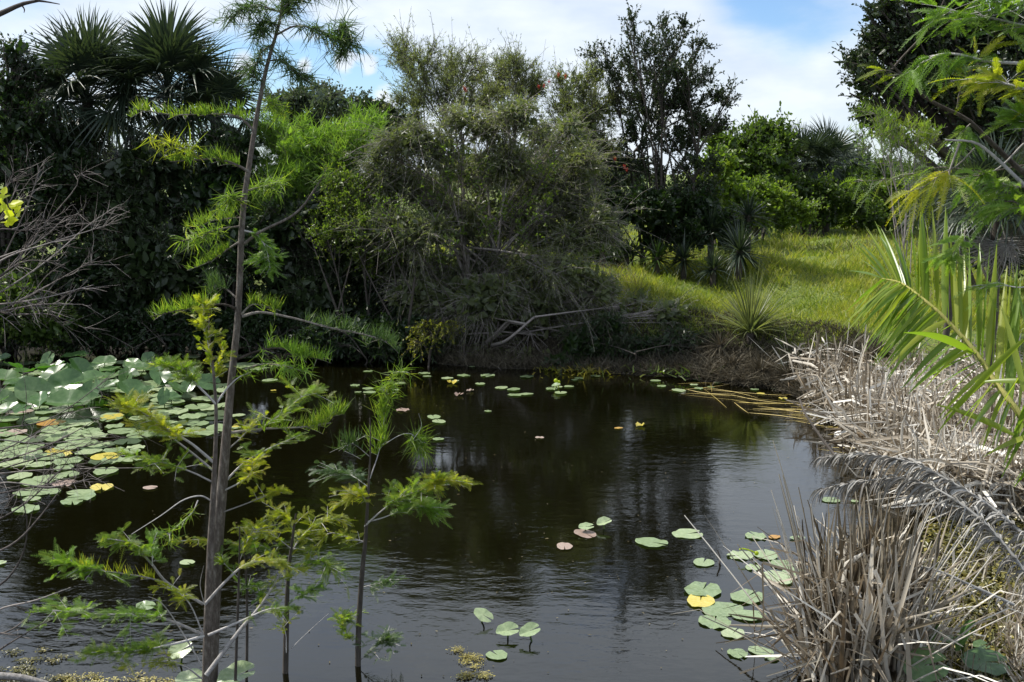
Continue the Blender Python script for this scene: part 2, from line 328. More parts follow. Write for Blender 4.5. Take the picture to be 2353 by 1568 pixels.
mb = MB(); mb.add([(-60, -3, 0), (40, -3, 0), (40, 30, 0), (-60, 30, 0)], [[0, 1, 2, 3]]); tag(mb.build('water', wm), kind='structure')

# ------------------------------------------------------------ a general leafy plant
SH = {}
def plant(name, label, cat, D, base, lobes, leaf=(.06, .03), mat='mid_leaf', bark='dark_bark', ntwig=700, twl=.3, per=7, sec=9, trunk=.06, stems=1, shape='leaf', up=.25,
          fill=0, fillsize=.13, group=None, thread=False, twigr=.004, droop=0.0, shell=.45, dD=1.0, base_z=None, bare=0.0, wisp=.5):
    bx = P(base, 780, D); bz = float(hz(np.array([bx[0]]), np.array([D]))[0]) if base_z is None else base_z
    root = np.array([bx[0], D, max(bz, 0.0)-.04])
    t_ = thing(name, root, label, cat, group)
    Lb = [];
    for l in lobes:
        u, v, ru, rv = l[:4]; off = l[4] if len(l) > 4 else R.uniform(-.5, .5)*dD
        c_ = P(u, v, D+off); k = D/F; Lb.append((c_, np.array([ru*k, min((ru+rv)*.5*k, 1.3*dD+.25), rv*k])))
    wood = MB(); crown = MB()
    top = max(c_[2] for c_, _ in Lb)
    # stems
    fork = []
    for s_ in range(stems):
        off = np.array([R.normal()*.12, R.normal()*.12, 0]) * (stems > 1)
        mid = np.mean([c_ for c_, _ in Lb], 0); hz_ = root[2] + (top-root[2])*(.45 if stems == 1 else R.uniform(.3, .6))
        e = np.array([root[0]*.5+mid[0]*.5, root[1]*.6+mid[1]*.4, hz_]) + off*3
        pts = spline([root+off, root*.6+e*.4+off+rnd(1)[0]*.05, e], 8); tubes(wood, pts, np.linspace(trunk, trunk*.6, 8), 7)
        fork.append((pts, e))
    secP = []; secR = []; starts = []; lob = []
    for li, (c_, r_) in enumerate(Lb):
        pts, e = fork[li % len(fork)]
        a = pts[R.integers(3, 8)]
        limb = spline([a, a*.5+c_*.5+np.array([0, 0, .08])+rnd(1)[0]*.06, c_], 7)
        tubes(wood, limb, np.linspace(trunk*.55, trunk*.22, 7), 5)
        n = max(3, int(sec)); d = nrmz(rnd(n)); d[:, 2] = d[:, 2]*.9+up*.7; d = nrmz(d)
        end = c_ + d*r_*R.uniform(.55, 1.0, (n, 1))
        st = limb[R.integers(3, 7, n)]
        m1 = st*.5+end*.5+rnd(n)*.07*np.linalg.norm(r_); tt = np.linspace(0, 1, 6)[None, :, None]
        q = (1-tt)**2*st[:, None]+2*tt*(1-tt)*m1[:, None]+tt**2*end[:, None]
        secP.append(q); secR.append(np.linspace(trunk*.18, trunk*.06, 6)[None].repeat(n, 0)); starts.append(np.repeat(float(np.prod(r_))**.66, n))
    secP = np.concatenate(secP); secR = np.concatenate(secR); w = np.concatenate(starts); w /= w.sum()
    tubes(wood, secP, np.maximum(secR, .003), 4)
    # twigs
    k = R.choice(len(secP), ntwig, p=w); tpar = R.uniform(.25, 1.0, ntwig)**.8*5; i0 = np.minimum(tpar.astype(int), 4); f = (tpar-i0)[:, None]
    a = secP[k, i0]*(1-f)+secP[k, i0+1]*f; dirn = nrmz(secP[k, 5]-secP[k, 0])
    d = nrmz(dirn*.8+rnd(ntwig)*.55+np.array([0, 0, up])); ln = (twl*R.uniform(.4, 1.2, ntwig)*(1+wisp*(R.uniform(size=ntwig) < .12)))[:, None]
    tt = np.linspace(0, 1, 4)[None, :, None]
    tw = a[:, None]+d[:, None]*ln[:, None]*tt+np.array([0, 0, -droop])*ln[:, None]*tt**2+(rnd(ntwig)*.10*ln)[:, None]*tt**2
    tubes(wood, tw, np.linspace(twigr, twigr*.5, 4)[None].repeat(ntwig, 0), 3)
    # leaves
    keep = np.nonzero(R.uniform(size=ntwig) >= bare)[0]; n = len(keep)*per; kk = np.repeat(keep, per)
    tp = R.uniform(.1, 1, n)*3; i0 = np.minimum(tp.astype(int), 2); f = (tp-i0)[:, None]
    pos = tw[kk, i0]*(1-f)+tw[kk, i0+1]*f
    var = np.clip(R.normal(.5, .2, ntwig)[kk]*.5+R.normal(.5, .22, n)*.5, 0, 1)
    if thread:
        L_ = leaf[0]*R.uniform(.5, 1.3, n)[:, None]; dd = nrmz(rnd(n)*.5+np.array([0, 0, .8])); t3 = np.linspace(0, 1, 4)[None, :, None]
        pt = pos[:, None]+dd[:, None]*L_[:, None]*t3+(rnd(n)*.35*L_)[:, None]*t3**2
        ribbons(crown, pt, leaf[1]*np.array([[1, .9, .6, .1]]).repeat(n, 0), nrmz(rnd(n)), 0, var)
    else:
        dd = nrmz(nrmz(tw[kk, 3]-tw[kk, 0])*.7+rnd(n)*.6+np.array([0, 0, -droop*.6])); nn = nrmz(rnd(n)*.6+np.array([0, 0, .8]))
        leaves(crown, pos, dd, nn, leaf[0]*R.uniform(.6, 1.25, n), leaf[1]*R.uniform(.7, 1.2, n), var, shape)
    if fill:                                  # larger filler leaves added inside the crown, making its core solid and dark
        vol = np.array([np.prod(r_)**.66 for _, r_ in Lb]); q = R.choice(len(Lb), fill, p=vol/vol.sum())
        cs = np.array([c_ for c_, _ in Lb])[q]; rs = np.array([r_ for _, r_ in Lb])[q]
        pos = cs+nrmz(rnd(fill))*rs*(R.uniform(0, 1, (fill, 1))**.5)*.78
        leaves(crown, pos, rnd(fill), rnd(fill), fillsize*R.uniform(.6, 1.2, fill), fillsize*.55, R.uniform(.2, .6, fill), 'leaf')
    nm = 'trunk' if cat in ('tree', 'palm') else 'stem'
    wood.build(nm, M[bark], t_)
    crown.build('crown' if nm == 'trunk' else 'foliage', M[mat], t_)
    return t_

# far woods and distant trees
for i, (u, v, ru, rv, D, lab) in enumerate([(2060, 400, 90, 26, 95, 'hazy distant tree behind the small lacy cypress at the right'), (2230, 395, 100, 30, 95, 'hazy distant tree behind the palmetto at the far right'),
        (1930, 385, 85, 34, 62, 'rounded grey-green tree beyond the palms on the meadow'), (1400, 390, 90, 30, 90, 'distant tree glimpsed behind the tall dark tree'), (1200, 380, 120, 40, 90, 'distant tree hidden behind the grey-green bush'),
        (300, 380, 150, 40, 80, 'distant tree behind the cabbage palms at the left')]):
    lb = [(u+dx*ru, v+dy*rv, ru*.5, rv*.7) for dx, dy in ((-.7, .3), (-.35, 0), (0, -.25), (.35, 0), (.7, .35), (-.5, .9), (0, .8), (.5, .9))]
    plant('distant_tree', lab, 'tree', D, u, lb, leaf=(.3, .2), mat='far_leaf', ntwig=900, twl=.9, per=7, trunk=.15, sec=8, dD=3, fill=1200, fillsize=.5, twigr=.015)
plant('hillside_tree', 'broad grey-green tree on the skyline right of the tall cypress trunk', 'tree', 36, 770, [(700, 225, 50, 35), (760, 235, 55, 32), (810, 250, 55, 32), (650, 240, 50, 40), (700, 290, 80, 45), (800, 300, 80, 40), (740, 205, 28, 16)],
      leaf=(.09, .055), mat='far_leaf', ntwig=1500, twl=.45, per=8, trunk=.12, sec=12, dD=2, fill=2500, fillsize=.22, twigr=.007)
plant('hillside_tree', 'small dark rounded tree on the skyline just left of the bottlebrush', 'tree', 33, 870, [(850, 250, 38, 26), (890, 265, 40, 25), (870, 300, 60, 40), (930, 290, 50, 30)],
      leaf=(.09, .055), mat='oak_leaf', ntwig=800, twl=.4, per=8, trunk=.1, sec=12, dD=1.5, fill=1500, fillsize=.2, twigr=.007)

# the dark bank of shrubs under the palms, left side
plant('leafy_tree', 'dark leafy tree at the left edge beside the cabbage palms', 'tree', 18.6, 20, [(30, 120, 45, 35), (70, 165, 50, 38), (10, 210, 70, 60), (60, 290, 80, 70), (20, 400, 90, 80), (90, 430, 60, 60), (40, 540, 110, 90), (-60, 350, 90, 120), (30, 680, 110, 80), (-60, 600, 90, 130)],
      leaf=(.07, .035), mat='dark_leaf', ntwig=2600, twl=.35, per=8, trunk=.1, sec=14, fill=3000, fillsize=.16)
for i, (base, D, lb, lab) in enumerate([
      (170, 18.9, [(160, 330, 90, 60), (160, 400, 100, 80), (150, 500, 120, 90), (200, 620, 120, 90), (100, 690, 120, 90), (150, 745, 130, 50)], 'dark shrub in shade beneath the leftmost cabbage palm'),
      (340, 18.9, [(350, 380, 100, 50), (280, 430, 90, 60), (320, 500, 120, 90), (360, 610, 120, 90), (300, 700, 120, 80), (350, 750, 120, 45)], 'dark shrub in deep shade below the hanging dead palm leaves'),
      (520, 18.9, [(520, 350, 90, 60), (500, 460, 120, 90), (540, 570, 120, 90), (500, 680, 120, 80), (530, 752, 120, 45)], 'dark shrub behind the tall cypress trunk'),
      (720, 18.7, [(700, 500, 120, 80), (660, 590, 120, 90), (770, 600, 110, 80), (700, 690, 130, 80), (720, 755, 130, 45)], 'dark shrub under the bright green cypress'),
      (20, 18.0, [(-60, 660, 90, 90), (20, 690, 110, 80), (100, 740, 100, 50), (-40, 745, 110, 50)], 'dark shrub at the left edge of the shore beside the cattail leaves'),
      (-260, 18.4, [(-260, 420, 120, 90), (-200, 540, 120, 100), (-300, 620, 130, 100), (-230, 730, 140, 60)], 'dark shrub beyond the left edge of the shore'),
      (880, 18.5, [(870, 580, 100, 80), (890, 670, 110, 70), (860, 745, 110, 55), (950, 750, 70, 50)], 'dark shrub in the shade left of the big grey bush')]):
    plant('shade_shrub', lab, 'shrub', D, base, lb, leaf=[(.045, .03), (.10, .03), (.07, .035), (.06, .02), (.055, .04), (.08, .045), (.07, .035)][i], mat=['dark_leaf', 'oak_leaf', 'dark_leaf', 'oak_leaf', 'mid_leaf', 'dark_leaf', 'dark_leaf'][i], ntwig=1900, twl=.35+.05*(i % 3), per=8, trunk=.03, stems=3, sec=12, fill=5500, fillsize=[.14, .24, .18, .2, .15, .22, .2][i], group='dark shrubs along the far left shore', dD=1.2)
for bu_, lab_ in ((60, 'low dark tangle on the shore behind the left half of the raft'), (330, 'low dark tangle on the shore behind the raft middle'), (600, 'low dark tangle on the shore right behind the tall trunk'), (840, 'low dark tangle on the shore at the dark cove')):
    plant('bank_shrub', lab_, 'shrub', 18.0 if bu_ < 800 else 17.4, bu_, [(bu_+dx, (768 if bu_ < 800 else 786)+dy, 50, 28, 0) for dx, dy in ((-120, 0), (-60, 4), (0, 0), (60, 5), (120, 2), (-90, -30), (-20, -34), (50, -30), (110, -28))],
      leaf=(.08, .03), mat='dark_leaf', bark='dark_bark', ntwig=900, twl=.25, per=7, trunk=.015, stems=4, sec=12, up=.1, fill=1800, fillsize=.14, droop=.3, twigr=.003, dD=.3)
plant('bank_shrub', 'low dark tangle overhanging the shaded bank right of the bush', 'shrub', 16.9, 1450, [(1340, 790, 60, 40, 0), (1400, 800, 60, 40, 0), (1470, 800, 60, 36, 0), (1550, 790, 60, 34, 0), (1400, 750, 50, 30, 0), (1610, 800, 40, 30, 0), (1300, 830, 60, 20, 0)],
      leaf=(.09, .014), mat='dark_leaf', bark='dark_bark', ntwig=2200, twl=.3, per=6, trunk=.02, stems=5, sec=14, shape='thin', up=.1, fill=1800, fillsize=.12, droop=.4, twigr=.003, dD=.3, bare=.3)
plant('cypress_thicket', 'bright feathery green cypress crown behind the tall cypress trunk', 'tree', 18.9, 700, [(640, 310, 60, 40), (700, 330, 75, 42), (770, 345, 60, 36), (820, 330, 50, 34), (640, 390, 75, 45), (720, 400, 80, 50), (790, 400, 55, 40), (600, 440, 55, 40), (660, 470, 70, 40), (560, 470, 40, 30), (740, 455, 50, 35), (840, 290, 40, 25)],
      leaf=(.16, .012), mat='cypress_mid', bark='bark', ntwig=2600, twl=.34, per=13, trunk=.045, sec=12, thread=True, fill=900, fillsize=.14, dD=.8)
plant('round_shrub', 'yellow-green broad-leaved shrub between the bright cypress and grey bush', 'shrub', 18.0, 860, [(790, 420, 60, 40), (860, 400, 50, 40), (790, 480, 60, 45), (850, 520, 60, 50), (750, 540, 50, 35), (880, 460, 55, 45), (850, 590, 60, 40), (700, 500, 50, 30), (900, 560, 50, 50)],
      leaf=(.05, .028), mat='bright_leaf', ntwig=1500, twl=.25, per=8, trunk=.03, stems=3, sec=12, fill=500, fillsize=.1, dD=.7)

# the big grey-green bush in the middle
plant('willowy_bush', 'huge grey-green willowy bush bulging over the far shore', 'bush', 18.1, 1120, [(880, 350, 50, 30), (940, 320, 70, 40), (1010, 345, 60, 50), (1060, 275, 50, 34), (1120, 300, 60, 45), (1190, 262, 60, 40), (1250, 310, 60, 45), (1310, 300, 40, 40), (1330, 370, 60, 60), (830, 430, 60, 50), (910, 410, 80, 50), (980, 440, 70, 60), (1070, 390, 80, 60), (1160, 380, 80, 60), (1240, 420, 70, 60), (1320, 460, 70, 70), (1380, 520, 50, 60), (870, 520, 70, 50), (960, 530, 80, 60), (1060, 500, 90, 70), (1160, 500, 90, 70), (1250, 530, 70, 60), (1320, 560, 60, 60), (900, 610, 70, 50), (1000, 620, 80, 60), (1110, 610, 80, 60), (1220, 620, 80, 60), (1310, 630, 70, 50)],
      leaf=(.075, .016), mat='grey_leaf', bark='twig', ntwig=12500, twl=.36, per=9, trunk=.045, stems=6, sec=16, shape='thin', up=.2, fill=8000, fillsize=.13, droop=.3, twigr=.003, dD=1.8, bare=.15, wisp=1.5)
plant('willowy_bush', 'lower part of grey twiggy bush sagging to the dark water', 'bush', 17.7, 1120, [(950, 680, 70, 60), (1020, 690, 90, 60), (1120, 690, 100, 70), (1220, 700, 100, 65), (1310, 700, 80, 60), (1040, 760, 80, 50), (1150, 770, 100, 50), (1250, 775, 100, 50), (1340, 770, 80, 45), (1420, 740, 60, 40), (1120, 820, 90, 30), (1230, 825, 90, 26), (1380, 660, 60, 40), (1470, 700, 50, 26), (1380, 800, 70, 34), (1470, 790, 60, 36), (1000, 800, 60, 30), (1540, 720, 50, 30), (1560, 790, 50, 30)],
      leaf=(.075, .014), mat='grey_leaf', bark='twig', ntwig=4200, twl=.4, per=7, trunk=.03, stems=6, sec=18, shape='thin', up=.0, fill=6500, fillsize=.17, droop=.3, twigr=.003, dD=.8, bare=.3)
plant('round_shrub', 'yellowish sprig of leaves bending over the water below grey bush', 'shrub', 16.9, 985, [(985, 760, 38, 26, 0), (1020, 745, 30, 20, 0), (965, 785, 20, 14, 0)],
      leaf=(.045, .022), mat='yellow_leaf', ntwig=130, twl=.2, per=9, trunk=.02, sec=8, up=-.1, droop=.5, dD=.4, base_z=0.0)
# scattered broad-leaved vine over the bush
plant('vine', 'small yellow-green vine leaves climbing through the grey-green bush', 'vine', 17.2, 1060, [(880, 470, 60, 50, 0), (860, 560, 50, 40, 0), (980, 440, 70, 60, 0), (1060, 380, 80, 50, 0), (1150, 500, 80, 60, 0), (1270, 380, 50, 50, 0), (1010, 560, 90, 50, 0), (1250, 500, 50, 80, 0)],
      leaf=(.055, .032), mat='bright_leaf', ntwig=420, twl=.22, per=6, trunk=.02, stems=2, sec=10, dD=.5)

# bottlebrush and the tall dark tree
def flowers(t_, D, pts):
    for u, v in pts:
        c_ = P(u, v, D-1.1); m = MB(); n = 50; a = c_+rnd(n)*np.array([.008, .008, .02]); d = nrmz(rnd(n)*np.array([1, 1, .4]))
        pt = a[:, None]+d[:, None]*.024*np.linspace(0, 1, 2)[None, :, None]; ribbons(m, pt, np.full((n, 2), .006), nrmz(rnd(n)), 0, .5)
        m.build('flower', M['red_flower'], t_)
M['red_flower'] = leaf_mat('red_flower', [(.35, .03, .02), (.42, .05, .03), (.5, .09, .05)], .2, .6)
t_ = plant('bottlebrush_tree', 'airy bottlebrush tree standing highest at left behind the grey bush', 'tree', 22.5, 1040, [(910, 100, 30, 22), (930, 135, 36, 30), (975, 130, 40, 34), (1040, 145, 50, 38), (1085, 160, 40, 34), (960, 190, 50, 34), (1030, 205, 50, 34), (1090, 225, 50, 34), (950, 240, 45, 30)],
      leaf=(.085, .014), mat='grey_leaf', bark='dark_bark', ntwig=1900, twl=.34, per=10, trunk=.032, stems=4, sec=9, shape='thin', up=.3, dD=1.4, twigr=.004, wisp=1.2); flowers(t_, 22.5, [(1067, 203), (1071, 207)])
t_ = plant('bottlebrush_tree', 'small rounded bottlebrush top right of the highest bottlebrush', 'tree', 22.5, 1190, [(1150, 155, 34, 24), (1185, 150, 34, 24), (1215, 175, 34, 26), (1150, 200, 40, 26), (1210, 215, 45, 26), (1120, 225, 36, 24)],
      leaf=(.085, .014), mat='grey_leaf', bark='dark_bark', ntwig=1300, twl=.32, per=10, trunk=.03, stems=3, sec=9, shape='thin', up=.3, dD=1.4, wisp=1.2); flowers(t_, 22.5, [(1238, 200), (1262, 188), (1250, 198)])
t_ = plant('bottlebrush_tree', 'bottlebrush tree with red flowers against the left of the tall dark tree', 'tree', 21.5, 1350, [(1290, 180, 30, 22), (1330, 190, 40, 30), (1370, 170, 24, 30), (1310, 240, 60, 40), (1370, 260, 50, 50), (1330, 320, 70, 60), (1390, 370, 60, 70), (1340, 430, 60, 70), (1400, 480, 60, 70)],
      leaf=(.085, .015), mat='grey_leaf', bark='dark_bark', ntwig=3000, twl=.34, per=10, trunk=.032, stems=4, sec=11, shape='thin', up=.35, dD=1.4, wisp=1.0, fill=900, fillsize=.13); flowers(t_, 21.5, [(1283, 172), (1300, 174), (1413, 365), (1435, 382), (1441, 390)])
plant('tall_tree', 'tall dark open-crowned tree against the sky right of centre', 'tree', 21.5, 1505, [(1440, 60, 26, 30), (1465, 110, 40, 34), (1518, 60, 18, 34), (1530, 110, 28, 36), (1575, 75, 26, 26), (1600, 120, 30, 32), (1375, 130, 26, 30), (1400, 165, 30, 26), (1450, 170, 45, 34), (1510, 180, 45, 36), (1580, 180, 48, 36), (1625, 175, 26, 26),
      (1430, 235, 50, 34), (1500, 250, 55, 40), (1570, 250, 50, 38), (1640, 240, 36, 30), (1675, 225, 22, 24), (1470, 320, 60, 40), (1550, 330, 60, 42), (1630, 310, 50, 40), (1440, 400, 60, 44), (1530, 410, 60, 44), (1610, 390, 50, 40), (1440, 470, 70, 40), (1530, 480, 70, 40), (1610, 460, 60, 40), (1500, 130, 30, 30), (1550, 150, 30, 30), (1540, 220, 40, 30), (1600, 290, 40, 40)],
      leaf=(.055, .03), mat='oak_leaf', bark='dark_bark', ntwig=4300, twl=.24, per=10, trunk=.036, stems=4, sec=13, up=.65, dD=1.6, twigr=.004, wisp=1.0)
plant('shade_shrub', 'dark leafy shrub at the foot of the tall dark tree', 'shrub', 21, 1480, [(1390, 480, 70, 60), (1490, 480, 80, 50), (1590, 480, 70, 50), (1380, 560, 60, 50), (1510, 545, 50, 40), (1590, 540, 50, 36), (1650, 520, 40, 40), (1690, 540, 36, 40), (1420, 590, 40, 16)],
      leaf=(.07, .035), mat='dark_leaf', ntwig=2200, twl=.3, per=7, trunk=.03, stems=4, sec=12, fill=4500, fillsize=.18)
# right hand mid-distance
plant('round_shrub', 'sunlit yellow-green shrub right of the tall dark tree', 'shrub', 26, 1650, [(1640, 390, 45, 36), (1620, 440, 45, 40), (1680, 450, 50, 40), (1650, 500, 60, 36), (1740, 480, 40, 40), (1600, 500, 40, 40)],
      leaf=(.11, .07), mat='bright_leaf', ntwig=1000, twl=.35, per=8, trunk=.05, stems=3, sec=10, fill=900, fillsize=.18)
plant('leafy_tree', 'rounded green tree below the open sky, left of the palms', 'tree', 31, 1750, [(1770, 300, 40, 24), (1730, 320, 45, 30), (1800, 325, 32, 26), (1690, 360, 60, 40), (1760, 370, 60, 40), (1700, 420, 70, 40), (1780, 430, 60, 40), (1750, 490, 80, 40), (1660, 330, 36, 30)],
      leaf=(.11, .065), mat='mid_leaf', ntwig=1900, twl=.45, per=8, trunk=.1, sec=12, fill=2600, fillsize=.24, dD=1.5, twigr=.006)
for (u, D, lb, mt, lab) in [(1740, 27, [(1720, 440, 50, 36), (1780, 455, 50, 34), (1700, 490, 50, 30), (1770, 505, 60, 28), (1830, 490, 50, 34)], 'bright_leaf', 'olive shrub in front of the palm clump left of the meadow'),
      (1880, 31, [(1840, 440, 50, 30), (1900, 445, 50, 30), (1950, 430, 46, 26), (1880, 490, 70, 34), (1960, 470, 50, 34)], 'mid_leaf', 'wide mid-green shrub covering the feet of the palm clump'),
      (2010, 38, [(1940, 405, 60, 24), (2010, 410, 60, 24), (2080, 405, 60, 26), (2150, 410, 60, 30)], 'mid_leaf', 'long low green thicket below the hazy skyline'),
      (1950, 34, [(1945, 480, 36, 30), (1925, 500, 30, 26), (1975, 505, 30, 24)], 'bright_leaf', 'bright green round shrub at the far edge of the meadow'),
      (2030, 33, [(2025, 465, 36, 40), (2050, 500, 40, 34), (2000, 505, 30, 26)], 'mid_leaf', 'leafy green shrub beside the bright one at the meadow edge'),
      (1860, 35, [(1850, 485, 45, 34), (1895, 490, 40, 34), (1820, 500, 40, 30)], 'dark_leaf', 'shadowy shrub under the clustered palms'),
      (2100, 30, [(2100, 440, 60, 40), (2160, 450, 60, 45), (2090, 500, 60, 36), (2170, 510, 60, 36), (2040, 430, 50, 20), (1980, 435, 50, 16)], 'mid_leaf', 'wide green shrub behind the palm frond'),
      (2250, 20, [(2200, 520, 60, 40), (2290, 530, 70, 50), (2360, 520, 60, 60), (2250, 580, 70, 40), (2340, 590, 60, 40)], 'dark_leaf', 'dark shrub behind the upright palm leaflets at right')]:
    plant('round_shrub', lab, 'shrub', D, u, lb, leaf=(.003*D, .0018*D), mat=mt, ntwig=800, twl=.013*D, per=8, trunk=.05, stems=3, sec=10, fill=1000, fillsize=.006*D, group='shrubs around the meadow')
plant('oak_tree', 'massive dark oak crown filling the upper right corner', 'tree', 19, 2420, [(2040, 30, 60, 50), (1965, 140, 45, 26), (2010, 110, 55, 45), (2100, 90, 90, 75), (2210, 60, 100, 80), (2310, 80, 80, 100), (2000, 190, 50, 50), (2080, 190, 70, 55), (2190, 190, 80, 60), (2290, 220, 80, 70), (2000, 260, 44, 32), (2080, 265, 30, 26), (2170, 290, 50, 30), (2260, 320, 60, 50), (2350, 320, 60, 100), (2230, 390, 50, 36), (2330, 430, 60, 50), (2150, -20, 120, 50)],
      leaf=(.065, .036), mat='oak_leaf', bark='dark_bark', ntwig=5200, twl=.32, per=11, trunk=.2, sec=16, fill=4200, fillsize=.17, up=.2, dD=1.6, twigr=.005)
plant('young_cypress', 'small lacy light-green cypress before the dark oak at right', 'tree', 15, 2094, [(2010, 262, 50, 10, 0), (2050, 290, 60, 8, .2), (2000, 310, 46, 6, -.2), (2110, 300, 50, 9, 0), (2090, 330, 60, 8, .2), (2040, 275, 30, 14, 0), (2130, 320, 40, 8, 0)],
      leaf=(.07, .008), mat='cypress', bark='twig', ntwig=360, twl=.2, per=12, trunk=.018, sec=9, thread=True, up=.05, dD=.3, twigr=.003)

# ------------------------------------------------------------ palms
def fan_mesh(mat, Rr=.85, pet=.6, nseg=34, spread=118, droop=.25, wid=.034, curl=.3):
    m = MB(); pp = spline([(0, 0, 0), (pet*.5, 0, .03), (pet, 0, 0)], 5); tubes(m, pp, np.linspace(.016, .010, 5), 4, .3)
    a = np.radians(np.linspace(-spread, spread, nseg)+R.normal(0, 1.5, nseg)); ln = Rr*(1-.28*(np.abs(a)/np.radians(spread))**2)*R.uniform(.9, 1.05, nseg)
    tt = np.linspace(0, 1, 6)[None, :]
    r = ln[:, None]*tt; x = pet+np.cos(a)[:, None]*r*(1-.12*tt**2); y = np.sin(a)[:, None]*r
    z = -droop*ln[:, None]*tt**2.2*R.uniform(.4, 1.5, (nseg, 1)) - curl*.35*np.abs(y)*tt
    pt = np.stack([x, y, z], -1); W = wid*np.array([[.35, .9, 1.0, .75, .4, .04]])*R.uniform(.85, 1.15, (nseg, 1))
    side = np.stack([-np.sin(a), np.cos(a), np.zeros(nseg)], -1)
    ribbons(m, pt, W, side, .45, R.uniform(.2, .9, nseg)); return m.mesh('frond', mat)
FAN = [fan_mesh(M['palm_leaf'], droop=d) for d in (.08, .2, .35, .5)]
DEADFAN = [fan_mesh(M['dead_frond'], Rr=.7, nseg=24, droop=d, curl=1.6, wid=.022) for d in (.5, .8)]
def orient(loc, az, el, roll, s=1.0):
    d = Vector((math.sin(az)*math.cos(el), math.cos(az)*math.cos(el), math.sin(el)))
    q = d.to_track_quat('X', 'Z'); m = Matrix.Translation(Vector([float(c) for c in loc])) @ q.to_matrix().to_4x4() @ Matrix.Rotation(roll, 4, 'X') @ Matrix.Scale(s, 4); return m
def palm(label, u, v, D, scale, nf=22, ndead=6, el0=-25, el1=85, group=None, name='cabbage_palm', trunk=.085):
    c_ = P(u, v, D); g = float(hz(np.array([c_[0]]), np.array([D]))[0]); base = np.array([c_[0], D, g-.03])
    t_ = thing(name, base, label, 'palm', group)
    m = MB(); k = 14; pt = spline([base, base*.5+c_*.5+np.array([.05, 0, 0]), c_], k); tubes(m, pt, trunk*scale*(1+.12*np.cos(np.arange(k)*2.2)), 10); m.build('trunk', M['dark_bark'], t_)
    for i in range(nf):
        az = i*2.399+R.normal()*.2; el = rad(el0+(el1-el0)*((i+.5)/nf)**.9)
        put('frond', FAN[min(3, int(4*(1-(i+.5)/nf)))], t_, mw=orient(c_, az, el, R.normal()*.25, scale*R.uniform(.85, 1.1)))
    for i in range(ndead):
        put('dead_frond', DEADFAN[i % 2], t_, mw=orient(c_-np.array([0, 0, .1]), R.uniform(0, 6.28), rad(R.uniform(-88, -55)), R.normal()*.3, scale*R.uniform(.8, 1.05)))
    return t_
palm('cabbage palm at the left with its fan leaves spread against the sky', 200, 232, 19.7, 1.17, 28, 4)
palm('cabbage palm in the middle of the left cluster, densest dark crown', 385, 222, 19.8, 1.2, 36, 4)
palm('smaller cabbage palm at the right of the left cluster', 492, 270, 19.6, .9, 22, 5)
palm('low cabbage palm with drooping leaves under the leftmost palm', 130, 260, 19.5, .9, 18, 8, -45, 60)
t_ = palm('stubby palm hung with pale dead leaves beneath the palm cluster', 300, 290, 19.3, .75, 4, 18, -50, 30, trunk=.05)
for (u, v, s, lab) in [(1850, 385, 1.0, 'far palm standing left in the clump beyond the meadow'), (1905, 380, 1.05, 'far palm standing tallest right in the clump beyond the meadow'), (1800, 415, .9, 'far palm lowest and leftmost by the green tree')]:
    palm(lab, u, v, 33+R.uniform(-1, 1), s, 22, 8, -40, 80, 'palms beyond the meadow')
palm('dark saw palmetto with glossy fans at the right edge', 2290, 470, 13.5, .72, 24, 6, -30, 75, None, 'saw_palmetto', .08)
palm('saw palmetto half hidden behind hanging cypress sprays', 2190, 480, 15.5, .62, 18, 3, -30, 75, None, 'saw_palmetto', .08)

def rosette(name, label, u, v, D, n, ln, wid, mat, group=None, el=(0, 85), stemh=0.0, fold=.4):
    g = P(u, v, D); gz = float(hz(np.array([g[0]]), np.array([D]))[0]); base = np.array([g[0], D, gz])
    c_ = base+np.array([0, 0, stemh]); t_ = thing(name, base, label, 'plant', group); m = MB()
    if stemh > .05:
        tr = MB(); tubes(tr, spline([base-np.array([0, 0, .05]), base*.5+c_*.5, c_+np.array([0, 0, .05])], 5), np.full(5, .06), 6); tr.build('stem', M['dark_bark'], t_)
    az = R.uniform(0, 6.283, n); e = np.radians(R.uniform(*el, n)); d = np.stack([np.cos(az)*np.cos(e), np.sin(az)*np.cos(e), np.sin(e)], -1); L_ = ln*R.uniform(.6, 1.1, n)[:, None, None]
    tt = np.linspace(0, 1, 5)[None, :, None]; pt = c_+d[:, None]*L_*tt+np.array([0, 0, -1.])*L_*tt**2*R.uniform(.05, .4, (n, 1, 1))
    ribbons(m, pt, wid*np.array([[.8, 1, .8, .5, .05]]).repeat(n, 0), nrmz(np.cross(d, [0, 0, 1.])+rnd(n)*.1), fold, R.uniform(0, 1, n))
    m.build('blade_cluster', M[mat], t_); return t_
rosette('yucca', 'dark spiky yucca under the tall tree, left of the pair', 1572, 560, 20, 110, .62, .03, 'palm_leaf', 'spiky plants under the tall tree', (-25, 85), .4)
rosette('yucca', 'largest dark spiky yucca at the right end of the tree shadow', 1700, 560, 19.8, 170, .75, .03, 'palm_leaf', 'spiky plants under the tall tree', (-35, 85), .5)
rosette('yucca', 'greyish spiky yucca between the two darker ones', 1635, 500, 20.6, 150, .7, .03, 'palm_leaf', 'spiky plants under the tall tree', (-30, 85), .75)
rosette('yucca', 'tall grey spiky yucca rising behind the largest one', 1720, 500, 21, 130, .65, .03, 'palm_leaf', 'spiky plants under the tall tree', (-30, 85), .8)
rosette('yucca', 'small spiky palmetto in shade at the left end of the lit gap', 1440, 560, 20.6, 90, .55, .025, 'dark_leaf', 'spiky plants under the tall tree', (-10, 85), .3)
rosette('yucca', 'dark spiky plant wedged between the yuccas low in front', 1640, 580, 19.6, 120, .55, .028, 'palm_leaf', 'spiky plants under the tall tree', (-25, 85), .3)
